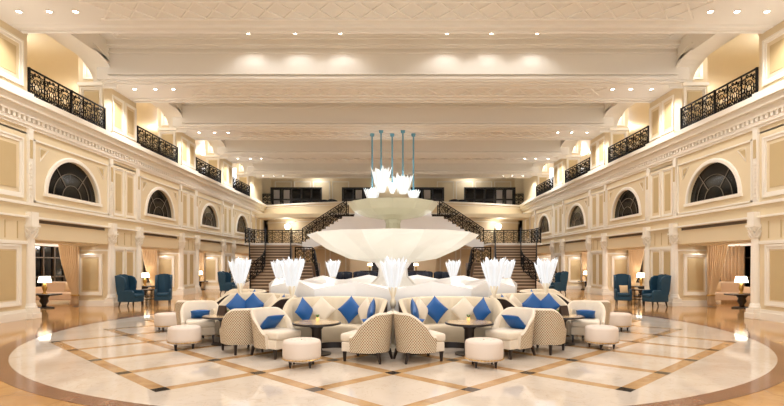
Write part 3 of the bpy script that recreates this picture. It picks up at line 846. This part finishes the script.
# ---- dark glazed screens of the upper room
for sx in (-1, 1):
    for (x0, x1, nm, npn) in ((6.15, 10.4, 'wide', 5), (1.6, 4.3, 'narrow', 3)):
        t = thing('glazed_screen', '%s black framed glazed screen on the far balcony, %s of centre' % (nm, SIDE[sx]), 'screen', (0, 43.9, 5.5), group=None)
        f = MB(sx); pp = MB(sx); pd = MB(sx); z1 = 2.62
        pwid = (x1 - x0) / npn
        for q in range(npn + 1): x = x0 + pwid * q; f.box(x - .07, x + .07, -.08, .08, 0, z1)
        for z in (0, 1.5, z1 - .14): f.box(x0, x1, -.07, .07, z, z + .14)
        f.build('frame', 'screen', t)
        for q in range(npn):
            p = MB(sx); p.box(x0 + pwid * q + .07, x0 + pwid * (q + 1) - .07, .0, .03, .1, z1 - .1)
            po = p.build('pane', 'glass_dark', t)
            if q in ((3, 4) if npn == 5 else (1,)):
                c = MB(sx); xx0, xx1 = x0 + pwid * q + .15, x0 + pwid * (q + 1) - .2
                c.grid([[(xx0 + (xx1 - xx0) * i / 12, -.02 - .015 * sin(i * 2.2), z) for z in (1.0, 1.5, 2.4)] for i in range(13)])
                c.build('net_curtain', 'pane_pale', po)

# ================================================================== CURTAINS
def curtain(sx, c, k):
    yb = c + HB - .12
    m = MB(sx); nu, nv = 46, 24; P = []
    top, bot = 2.7, .03
    for i in range(nu + 1):
        u = i / nu; row = []
        for j in range(nv + 1):
            v = j / nv; z = top + (bot - top) * v
            tie = .85
            s = (min(v / tie, 1)) ** 1.7
            wid = .82 * (1 - s) + .24 * s + (.1 * max(0, (v - tie) / (1 - tie)))
            x0 = 11.86 + .04 * s
            x = x0 + wid * u
            y = yb - (.05 + .03 * (1 - s)) * (1 + sin(u * 2 * pi * 9)) + .0
            row.append((x, y, z))
        P.append(row)
    m.grid(P)
    t = m.build('curtain', 'curtain', smooth=True)
    so = t.modifiers.new('solid', 'SOLIDIFY'); so.thickness = .012
    tag(t, 'golden silk curtain tied back in the %s alcove on the %s' % (ORD[k], SIDE[sx]), 'curtain', 'tied back alcove curtains')
    m = MB(sx); z = 2.7 - 2.67 * .85
    m.tube([(12.02 + .14 * cos(a * pi / 6) , yb - .07 + .1 * sin(a * pi / 6), z) for a in range(12)], .03, 6, closed=True)
    b = m.build('tieback', 'brass', t)
for sx in (-1, 1):
    for k, c in enumerate(BAYS[:3]): curtain(sx, c, k)
# straight beige drapes at the right hand near window
m = MB(); P = []
for i in range(61):
    u = i / 60; P.append([(15.85 + .1 * sin(u * 2 * pi * 6), 23.2 + 1.5 * u, z) for z in (.1, 1.2, 2.45)])
m.grid(P); t = m.build('window_drape', 'sheer', smooth=True); t.modifiers.new('solid', 'SOLIDIFY').thickness = .012
tag(t, 'straight beige drape over the window of the nearest right alcove', 'curtain')

# ================================================================== FURNITURE
def smooth01(x): x = max(0, min(1, x)); return x * x * (3 - 2 * x)
def shell(path, hfun, zb, th, flare=0, tuft=0, ntuft=0):
    """returns (outer MB with uv, inner MB). path: list of outer plan points ordered round the back"""
    n = len(path); P = [Vector((x, y, 0)) for x, y in path]
    cen = sum(P, Vector()) / n
    nor = []; L = [0]
    for i in range(n):
        t = (P[min(i + 1, n - 1)] - P[max(i - 1, 0)]).normalized(); nn = Vector((t.y, -t.x, 0))
        if nn.dot(P[i] - cen) < 0: nn = -nn
        nor.append(nn)
        if i: L.append(L[-1] + (P[i] - P[i - 1]).length)
    out = MB(); inn = MB(); Po = []; UV = []; Pi = []
    for i in range(n):
        h = hfun(i / (n - 1)); f = flare * (h - zb)
        top = P[i] + nor[i] * f
        rowo = [(P[i].x, P[i].y, zb), (P[i].x + nor[i].x * f * .5, P[i].y + nor[i].y * f * .5, zb + (h - zb) * .5), (top.x, top.y, h - .03)]
        Po.append(rowo); UV.append([(L[i], q[2]) for q in rowo])
        tf = tuft * abs(sin(pi * ntuft * i / (n - 1))) if tuft else 0
        a = top; rw = []
        for (d, dz) in ((0, -.03), (.2, -.008), (.5, .004), (.8, -.008), (1.0, -.03)):
            q = a - nor[i] * th * d; rw.append((q.x, q.y, h + dz))
        mid = P[i] + nor[i] * f * .4 - nor[i] * (th * 1.12 + tuft - tf)
        rw.append((mid.x, mid.y, zb + (h - zb) * .55))
        q = P[i] - nor[i] * (th * 1.12 + tuft - tf); rw.append((q.x, q.y, zb)); Pi.append(rw)
    out.grid(Po, uv=UV); I = inn.grid(Pi)
    for e in (0, n - 1):     # end caps
        pts = Po[e][:-1] + Pi[e]
        inn.face([inn.av(p) for p in pts])
    return out, inn
def leg_mesh(x, y, h=.18, r0=.016, r1=.026, dx=0, dy=0):
    m = MB(); m.hexa([(x + dx - r0, y + dy - r0, 0), (x + dx + r0, y + dy - r0, 0), (x + dx + r0, y + dy + r0, 0), (x + dx - r0, y + dy + r0, 0),
                      (x - r1, y - r1, h), (x + r1, y - r1, h), (x + r1, y + r1, h), (x - r1, y + r1, h)]); return m
def rbox(x0, x1, y0, y1, z0, z1): m = MB(); m.box(x0, x1, y0, y1, z0, z1); return m

def make_tub_chair():     # front faces +y
    t = thing('armchair', '', 'chair')
    path = []
    for q in range(9): path.append((-.34 - .01 * q / 8, .2 - .2 * q / 8))
    for q in range(1, 30): a = pi * q / 30; path.append((-.35 * cos(a), -.34 * sin(a)))
    for q in range(9): path.append((.35 - .01 * q / 8, .2 * q / 8))
    hf = lambda s: .44 + .39 * smooth01((1 - abs(2 * s - 1) - .02) / .7)
    o, i = shell(path, hf, .17, .06, flare=.1, tuft=.012, ntuft=11)
    o.build('outer_shell', 'lattice', t, smooth=True, recalc=False)
    i.build('inner_back', 'cream_fabric', t, smooth=True)
    rbox(-.285, .285, -.14, .39, .17, .33).build('seat_base', 'cream_fabric', t, bevel=.02)
    rbox(-.28, .28, -.16, .42, .33, .47).build('seat_cushion', 'cream_fabric', t, bevel=.04, smooth=True)
    for x in (-.28, .28):
        leg_mesh(x * .9, .34).build('leg', 'dark_wood', t); leg_mesh(x * .85, -.26, dy=-.05, dx=.02 * (1 if x > 0 else -1)).build('leg', 'dark_wood', t)
    return Proto(t)
def make_ottoman():
    t = thing('ottoman', '', 'ottoman')
    m = MB(); n = 48; pr = [(.0, .115), (.27, .11), (.3, .13), (.305, .2), (.305, .38), (.29, .415), (.25, .43), (.12, .432), (0.001, .425)]
    m.lathe(pr[1:], n, fl=.012); m_name = m.build('seat', 'ottoman', t, smooth=True).name
    seat = bpy.data.objects[m_name]
    m = MB(); P = []
    for k in range(144):
        a = 2 * pi * k / 144; q = .006 + .006 * max(0, sin(a * 36))
        P.append([((.308 + q * u) * cos(a), (.308 + q * u) * sin(a), .14 + q * v) for u, v in ((-1, 0), (0, 1), (1, 0), (0, -1))])
    m.grid(P, closed_u=True, closed_v=True); m.build('nail_trim', 'brass', seat)
    for (r, c_) in ((0, 1), (.16, 6)):
        for k in range(c_):
            a = 2 * pi * k / c_; m = MB(); m.lathe([(.016, 0), (.016, .006), (.008, .012)], 8, (r * cos(a), r * sin(a), .426)); m.build('button', 'ottoman', seat)
    for a in range(4):
        a = radians(45 + 90 * a); m = MB(); m.lathe([(.014, 0), (.016, .02), (.028, .1), (.03, .12)], 10, (.22 * cos(a), .22 * sin(a), 0)); m.build('leg', 'dark_wood', t)
    return Proto(t)
def make_table():
    t = thing('round_table', '', 'table')
    m = MB(); m.lathe([(.38, .535), (.435, .55), (.435, .575), (.425, .58)], 48); m.build('table_edge', 'dark_wood', t)
    m = MB(); m.lathe([(.41, .579), (.41, .585)], 48); m.build('table_top', 'stone_top', t)
    m = MB(); m.lathe([(.11, .04), (.09, .1), (.09, .45), (.16, .535)], 24); m.build('pedestal', 'dark_wood', t, smooth=True)
    m = MB(); m.lathe([(.26, 0), (.26, .025), (.11, .045)], 32); m.build('base', 'dark_wood', t)
    return Proto(t)
def make_sofa():          # opening towards -y, centre of curvature at origin
    t = thing('curved_sofa', '', 'sofa')
    a_, b_ = .96, .95; n = 145
    path = []
    for q in range(n):
        ph = radians(-112 + 224 * q / (n - 1)); path.append((a_ * sin(ph), b_ * cos(ph)))
    hf = lambda s: .66 + .31 * smooth01((1 - abs(2 * s - 1)) / .3)
    o, i = shell(path, hf, .1, .09, flare=.05, tuft=.035, ntuft=17)
    o.build('outer_back', 'brown_fabric', t, smooth=True, recalc=False)
    i.build('tufted_back', 'sofa', t, smooth=True)
    m = MB(); P = []
    for q in range(60):
        ph = radians(-104 + 208 * q / 59); s_, c_ = sin(ph), cos(ph)
        P.append([(r * s_, r * c_, z) for r, z in ((.82, .12), (.82, .44), (.6, .455), (.46, .45), (.43, .43), (.42, .39), (.43, .12))])
    m.grid(P, closed_v=True)
    for e in (0, 59): m.face([m.av(p) for p in P[e]])
    m.build('seat', 'sofa', t, smooth=True)
    m = MB(); P = [[(r * sin(ph), r * cos(ph), z) for r, z in ((.9, 0), (.9, .11), (.46, .11), (.46, 0))] for ph in [radians(-100 + 200 * q / 30) for q in range(31)]]
    m.grid(P, closed_v=True); m.face([m.av(p) for p in P[0]]); m.face([m.av(p) for p in P[-1]]); m.build('plinth', 'dark_wood', t)
    return Proto(t)
def make_pillow(mt, s=.4, d=.13, name='cushion'):
    m = MB(); n = 12; top = []; bot = []
    for i in range(n + 1):
        u = -1 + 2 * i / n; a = []; b = []
        for j in range(n + 1):
            v = -1 + 2 * j / n; k = ((1 - abs(u) ** 2.6) * (1 - abs(v) ** 2.6)) ** .55
            e = 1 - .07 * (1 - (abs(u) ** 3)) * abs(v) ** 4; e2 = 1 - .07 * (1 - abs(v) ** 3) * abs(u) ** 4
            x, z = u * s / 2 * e2 * 1, v * s / 2 * e
            a.append((x, d / 2 * k, z)); b.append((x, -d / 2 * k, z))
        top.append(a); bot.append(b)
    m.grid(top); m.grid([r[::-1] for r in bot])
    bm_name = name
    return m, mt
blue_m = make_pillow('blue_pillow')[0]
_pm = {}
def pillow(kind, loc, rot, label, group, sc=1.0):
    key = kind
    if key not in _pm:
        mm, _ = make_pillow('blue_pillow' if kind == 'blue' else ('cream_fabric' if kind == 'cream' else 'curtain'))
        o = mm.build('cushion', {'blue': 'blue_pillow', 'cream': 'cream_fabric', 'beige': 'curtain'}[kind], smooth=True); _pm[key] = o
    else:
        o = _pm[key].copy(); COL.objects.link(o)
    o.location = loc; o.rotation_euler = rot; o.scale = (sc,) * 3
    tag(o, label, 'cushion', group); return o

chair = make_tub_chair(); otto = make_ottoman(); tab = make_table(); sofa = make_sofa()
def local(ang, sx, lx, r):   # booth frame: lx>0 towards the hall axis, r radius from fountain centre
    a = radians(ang); n_ = (-sin(a), -cos(a)); p_ = (cos(a), -sin(a))
    return (-sx * (n_[0] * r + p_[0] * lx), CEN[1] + n_[1] * r + p_[1] * lx)
R_S = 4.25
for sx in (-1, 1):
    side = SIDE[sx]
    for bi, (ang, bn) in enumerate(((15, 'front %s booth' % side), (45, 'outer %s booth' % side), (75, 'rear %s booth' % side))):
        x, y = local(ang, sx, 0, R_S)
        rz = atan2(CEN[1] - y, CEN[0] - x) - pi / 2
        sofa.place((x, y, 0), rz, 'curved champagne channel-backed sofa of the %s' % bn, 'curved sofas around the fountain')
        # cushions along the sofa back
        inward = (cos(rz + pi / 2), sin(rz + pi / 2)); latv = (cos(rz), sin(rz))
        seq = [(-74, 'blue'), (-40, 'cream'), (6, 'blue'), (38, 'cream'), (66, 'blue')]
        nmz = ['at the outer arm', 'second from the outer arm', 'at the middle', 'second from the inner arm', 'at the inner arm']
        if bi == 1: seq = [(-78, 'blue'), (-52, 'blue'), (-14, 'cream'), (22, 'blue'), (60, 'cream')]
        if bi == 2: seq = [(-20, 'blue'), (40, 'cream')]; nmz = ['towards the rear', 'towards the viewer']
        for (ph, kd), nn in zip(seq, nmz):
            ph = radians(ph) * (1 if sx < 0 else -1)
            rr = .70
            px = x + latv[0] * rr * sin(ph) + inward[0] * rr * cos(ph); py = y + latv[1] * rr * sin(ph) + inward[1] * rr * cos(ph)
            o = pillow(kd, (px, py, .455 + .27), (radians(-10), radians(45), rz - ph), '%s cushion on its corner, %s of the %s sofa' % (kd, nn, bn.replace(' booth', '')), 'cushions on the curved sofas', 1.0)
            o.rotation_mode = 'XYZ'
            # diamond pose: spin about own y axis first, then lean, then turn
            R_ = Matrix.Rotation(rz - ph, 4, 'Z') @ Matrix.Rotation(radians(-12), 4, 'X') @ Matrix.Rotation(radians(45), 4, 'Y')
            o.rotation_euler = R_.to_euler('XYZ')
        # table
        tr_ = (4.56, 4.68, 5.0)[bi]
        tx, ty = local(ang + (2.6, 2, 8)[bi], sx, 0, tr_)
        tab.place((tx, ty, 0), 0, 'round dark-edged pedestal table with stone top in the %s' % bn, 'round booth tables')
        if bi == 0:
            g = thing('posy_glass', 'tiny amber glass with a green sprig on the table of the %s' % bn, 'table decoration', (tx, ty + .1, .585), group='posies on the booth tables')
            m = MB(); m.lathe([(.025, 0), (.035, .03), (.032, .07)], 14); m.build('glass', 'candle', g)
            m = MB()
            for q in range(6): m.tube([(0, 0, .05), (.02 * cos(q), .02 * sin(q), .1), (.035 * cos(q), .035 * sin(q), .12)], .007, 4)
            m.build('sprig', 'green', g)
        elif bi == 1:
            g = thing('menu_stand', 'open dark menu card standing on the table of the %s' % bn, 'menu', (tx + .05 * sx, ty, .585), rz=radians(20 * sx), group='menus on booth tables')
            m = MB(); m.hexa([(-.09, -.06, 0), (.09, -.06, 0), (.09, -.052, 0), (-.09, -.052, 0), (-.09, 0, .2), (.09, 0, .2), (.09, .008, .2), (-.09, .008, .2)]); m.build('front_leaf', 'paper', g)
            m = MB(); m.hexa([(-.09, .06, 0), (.09, .06, 0), (.09, .068, 0), (-.09, .068, 0), (-.09, 0.009, .2), (.09, 0.009, .2), (.09, .017, .2), (-.09, .017, .2)]); m.build('back_leaf', 'paper', g)
            g = thing('posy_glass', 'tiny amber glass with a green sprig on the table of the %s' % bn, 'table decoration', (tx - .12 * sx, ty - .12, .585), group='posies on the booth tables')
            m = MB(); m.lathe([(.025, 0), (.035, .03), (.032, .07)], 14); m.build('glass', 'candle', g)
            m = MB()
            for q in range(6): m.tube([(0, 0, .05), (.02 * cos(q), .02 * sin(q), .1), (.035 * cos(q), .035 * sin(q), .12)], .007, 4)
            m.build('sprig', 'green', g)
        # armchairs facing each other across the table
        for lx, cn in ((.885, 'inner'), (-.9, 'outer')):
            if bi == 2 and lx < 0: continue
            cx, cy = local(ang, sx, lx, 4.85)
            fx, fy = -sx * 0, 0
            a = radians(ang); n_ = Vector((sin(a) * (1 if sx < 0 else -1), cos(a))); p_ = Vector((cos(a) * (1 if sx < 0 else -1), -sin(a)))
            f = n_ * .12 - p_ * (1 if lx > 0 else -1)
            if bi == 1 and lx < 0: f = n_ * -.45 + p_
            if bi == 0 and lx < 0: f = n_ * -.42 + p_
            rzc = atan2(f.y, f.x) - pi / 2
            chair.place((cx, cy, 0), rzc, 'lattice-backed cream tub armchair on the %s side of the %s' % (cn, bn), 'tub armchairs around the fountain')
            if (bi, cn) in ((0, 'outer'), (1, 'outer'), (0, 'inner')):
                fd = Vector((f.x, f.y, 0)).normalized()
                R_ = Matrix.Rotation(rzc, 4, 'Z') @ Matrix.Rotation(radians(-62 if bi else -48), 4, 'X')
                o = pillow('blue', (cx - fd.x * .08, cy - fd.y * .08, .585 if bi == 0 else .56), R_.to_euler('XYZ'), 'blue cushion lying on the %s armchair of the %s' % (cn, bn), 'cushions on the tub armchairs', .98)
        # ottoman
        rO = (5.62, 5.47, 5.6)[bi]
        ox, oy = local(ang + (0, 2.5, 3.5)[bi], sx, 0, rO)
        otto.place((ox, oy, 0), radians(20 * bi), 'round oatmeal button-top ottoman in front of the %s' % bn, 'round ottomans')

# ---- wing chairs along the walls
def make_wing_chair():   # front +y
    t = thing('wing_chair', '', 'chair')
    rbox(-.29, .29, -.25, .36, .2, .36).build('seat_base', 'teal', t, bevel=.02)
    rbox(-.25, .25, -.2, .38, .36, .49).build('seat_cushion', 'teal', t, bevel=.04, smooth=True)
    m = MB(); P = []
    for j in range(9):
        z = .3 + .88 * j / 8; row = []
        w_ = .29 + .02 * sin(pi * j / 8)
        zt = z
        for (x, y) in ((-w_, -.24), (-w_ * .5, -.22), (0, -.2), (w_ * .5, -.22), (w_, -.24), (w_, -.36), (0, -.37), (-w_, -.36)):
            row.append((x, y - .1 * j / 8, zt + (.05 * (1 - (x / w_) ** 2) if j == 8 else 0)))
        P.append(row)
    m.grid(P, closed_v=True); m.face([m.av(p) for p in P[0]]); m.face([m.av(p) for p in P[-1]]); m.build('backrest', 'teal', t, bevel=.015, smooth=False)
    for sx in (-1, 1):
        m = MB(); prof = [(-.36, .46), (-.05, .5), (.0, .72), (.02, .95), (-.06, 1.1), (-.2, 1.17), (-.46, 1.18), (-.42, .8)]
        x0, x1 = sx * .27, sx * .335
        i0 = [m.av((x0, y, z)) for y, z in prof]; i1 = [m.av((x1 + sx * .02, y, z)) for y, z in prof]
        m.face(i0); m.face(i1[::-1])
        for k in range(8): q = (k + 1) % 8; m.face((i0[k], i0[q], i1[q], i1[k]))
        m.build('wing', 'teal', t, bevel=.02)
        m = MB(); prof = [(-.34, .2), (.34, .2), (.36, .56), (.3, .63), (-.1, .64), (-.34, .6)]
        x0, x1 = sx * .255, sx * .35
        i0 = [m.av((x0, y, z)) for y, z in prof]; i1 = [m.av((x1, y, z)) for y, z in prof]
        m.face(i0); m.face(i1[::-1])
        for k in range(6): q = (k + 1) % 6; m.face((i0[k], i0[q], i1[q], i1[k]))
        m.build('arm', 'teal', t, bevel=.03)
        leg_mesh(sx * .26, .3, .2).build('leg', 'dark_wood', t); leg_mesh(sx * .26, -.28, .2, dy=-.06).build('leg', 'dark_wood', t)
    t.scale = (.86, 1, 1)
    return Proto(t)
wc = make_wing_chair()
for sx in (-1, 1):
    side = SIDE[sx]
    wc.place((sx * 9.86, 19.3, 0), atan2(-.25, -sx) - pi / 2, 'teal velvet wing chair seen from the side by the %s wall' % side, 'teal wing chairs')
    wc.place((sx * 9.0, 20.1, 0), atan2(-1, -sx * .35) - pi / 2, 'teal velvet wing chair facing the viewer by the %s wall' % side, 'teal wing chairs')
    wc.place((sx * 8.6, 26.8, 0), atan2(-.2, -sx) - pi / 2, 'teal velvet wing chair far back near the stairs on the %s' % side, 'teal wing chairs')
    if sx > 0: pillow('beige', (9.0, 20.0, .62), Matrix.Rotation(radians(-15), 4, 'X').to_euler('XYZ'), 'gold cushion on the teal wing chair facing the viewer on the right', 'lounge cushions', .85)
    t = thing('side_table', 'small dark two-tier side table between the %s teal wing chairs' % side, 'table', (sx * 9.75, 20.5, 0), group='dark side tables')
    m = MB(); m.lathe([(.3, .56), (.3, .6)], 24); m.build('table_top', 'dark_wood', t)
    m = MB(); m.lathe([(.24, .2), (.24, .23)], 24); m.build('shelf', 'dark_wood', t)
    for a in range(4):
        a = radians(45 + 90 * a); m = MB(); m.tube([(.22 * cos(a), .22 * sin(a), 0), (.22 * cos(a), .22 * sin(a), .57)], .018, 6); m.build('leg', 'dark_wood', t)
# ---- console tables with lamps in the alcoves
def make_console():
    t = thing('pedestal_table', '', 'table')
    m = MB(); m.box(-.48, .48, -.3, .3, .47, .52); m.build('table_top', 'dark_wood', t, bevel=.015)
    m = MB(); m.lathe([(.1, .05), (.07, .12), (.15, .25), (.12, .36), (.2, .47)], 18); m.build('pedestal', 'dark_wood', t, smooth=True)
    m = MB(); m.lathe([(.38, 0), (.38, .04), (.1, .06)], 4); m.build('base', 'dark_wood', t)
    return Proto(t)
def make_lamp():
    t = thing('table_lamp', '', 'lamp')
    m = MB(); m.lathe([(.09, 0), (.09, .03), (.04, .05), (.07, .15), (.09, .25), (.04, .38), (.02, .45)], 18); m.build('base', 'brass', t, smooth=True)
    m = MB(); m.lathe([(.22, .42), (.17, .64)], 28, caps=False); o = m.build('lamp_shade', 'shade', t, smooth=True); o.modifiers.new('s', 'SOLIDIFY').thickness = .006
    lamp_light('table_bulb', (0, 0, .55), 16, 'POINT', .08, t)
    return Proto(t)
pc = make_console(); lp = make_lamp()
for sx in (-1, 1):
    side = SIDE[sx]
    for k, (x, y) in enumerate(((12.75, 18.75), (12.3, 25.4), (12.0, 31.7))):
        pc.place((sx * x, y, 0), 0, 'dark carved pedestal table under a lamp in the %s %s alcove' % (ORD[k], side), 'alcove pedestal tables')
        lp.place((sx * x + sx * -.02, y, .52), 0, 'lit table lamp with white shade in the %s %s alcove' % (ORD[k], side), 'alcove table lamps')
    # beige alcove sofa
    for (x, y, rz, sc, nm) in ((13.9, 21.4, 0, 1.0, 'sofa'), (14.3, 18.6, 1, .62, 'seat')):
        t = thing('lounge_sofa' if nm == 'sofa' else 'lounge_armchair', ('beige upholstered sofa with its back to the window' if nm == 'sofa' else 'beige upholstered armchair beside the pedestal table') + ' in the nearest %s alcove' % side, 'sofa' if nm == 'sofa' else 'chair', (sx * x, y, 0), rz * -sx * pi / 2 * 1 + (0 if rz else 0))
        L_ = .95 * sc
        rbox(-L_, L_, -.4, .4, .12, .42).build('seat', 'beige_fabric', t, bevel=.04)
        rbox(-L_, L_, .28, .5, .3, .86).build('backrest', 'beige_fabric', t, bevel=.06)
        for q in (-1, 1): rbox(*sorted((q * L_, q * (L_ - .18))), -.42, .45, .15, .66).build('arm', 'beige_fabric', t, bevel=.05)
        for q in (-1, 1):
            for p in (-.34, .4): leg_mesh(q * (L_ - .08), p, .14).build('leg', 'dark_wood', t)
        if nm == 'sofa': pillow('beige', (sx * x - .3 * sx, y + .12, .64), (radians(-15), 0, 0), 'gold cushion on the beige sofa in the nearest %s alcove' % side, 'lounge cushions', .9)
# ---- dark blue lounge chairs beyond the fountain and on the balcony
def make_far_chair():
    t = thing('lounge_chair', '', 'chair')
    rbox(-.36, .36, -.34, .34, .18, .48).build('seat', 'navy', t, bevel=.04)
    m = MB(); m.grid([[(.4 * sin(a), .34 * -cos(a) + .0, z) for z in (.3, .7, 1.0 + .12 * cos(a))] for a in [radians(-80 + 160 * q / 14) for q in range(15)]])
    o = m.build('backrest', 'navy', t, smooth=True); o.modifiers.new('s', 'SOLIDIFY').thickness = .1
    for x in (-.3, .3):
        for y in (-.28, .28): leg_mesh(x, y, .18).build('leg', 'dark_wood', t)
    return Proto(t)
fc = make_far_chair()
pos = [(1.35, 32, .3), (2.15, 32.8, -.2), (2.95, 32.2, .1), (3.35, 31.0, .9), (1.8, 31.0, 2.9)]
pn_ = ['closest to the middle', 'second out from the middle', 'third out from the middle', 'outermost', 'in front with its back to us']
for sx in (-1, 1):
    for (x, y, a), nm in zip(pos, pn_):
        fc.place((sx * x, y, 0), sx * a + pi, 'dark blue chair beyond the fountain on the %s, %s' % (SIDE[sx], nm), 'dark blue chairs beyond the fountain')
    for (x, y, a, nm) in ((5.6, 41.9, 0, 'beside the wide screen'), (4.85, 41.6, .5, 'next to the narrow screen')):
        fc.place((sx * x, y, 5.5), sx * a, 'dark blue chair on the far balcony %s on the %s' % (nm, SIDE[sx]), 'dark blue chairs on the far balcony', 1.15)
    lp.place((sx * 1.95, 43.6, 1.0), 0, 'lit table lamp on the sideboard in the far lower room on the %s' % SIDE[sx], 'far room lamps')
    t = thing('sideboard', 'dark sideboard in the far lower room on the %s' % SIDE[sx], 'sideboard', (sx * 1.95, 43.6, 0))
    rbox(-.8, .8, -.22, .22, .1, .96).build('body', 'dark_wood', t, bevel=.01); rbox(-.85, .85, -.25, .25, .96, 1.0).build('worktop', 'dark_wood', t)
    for q in (-1, 1):
        rbox(*sorted((q * .04, q * .76)), -.24, -.22, .15, .9).build('door', 'dark_wood', t)
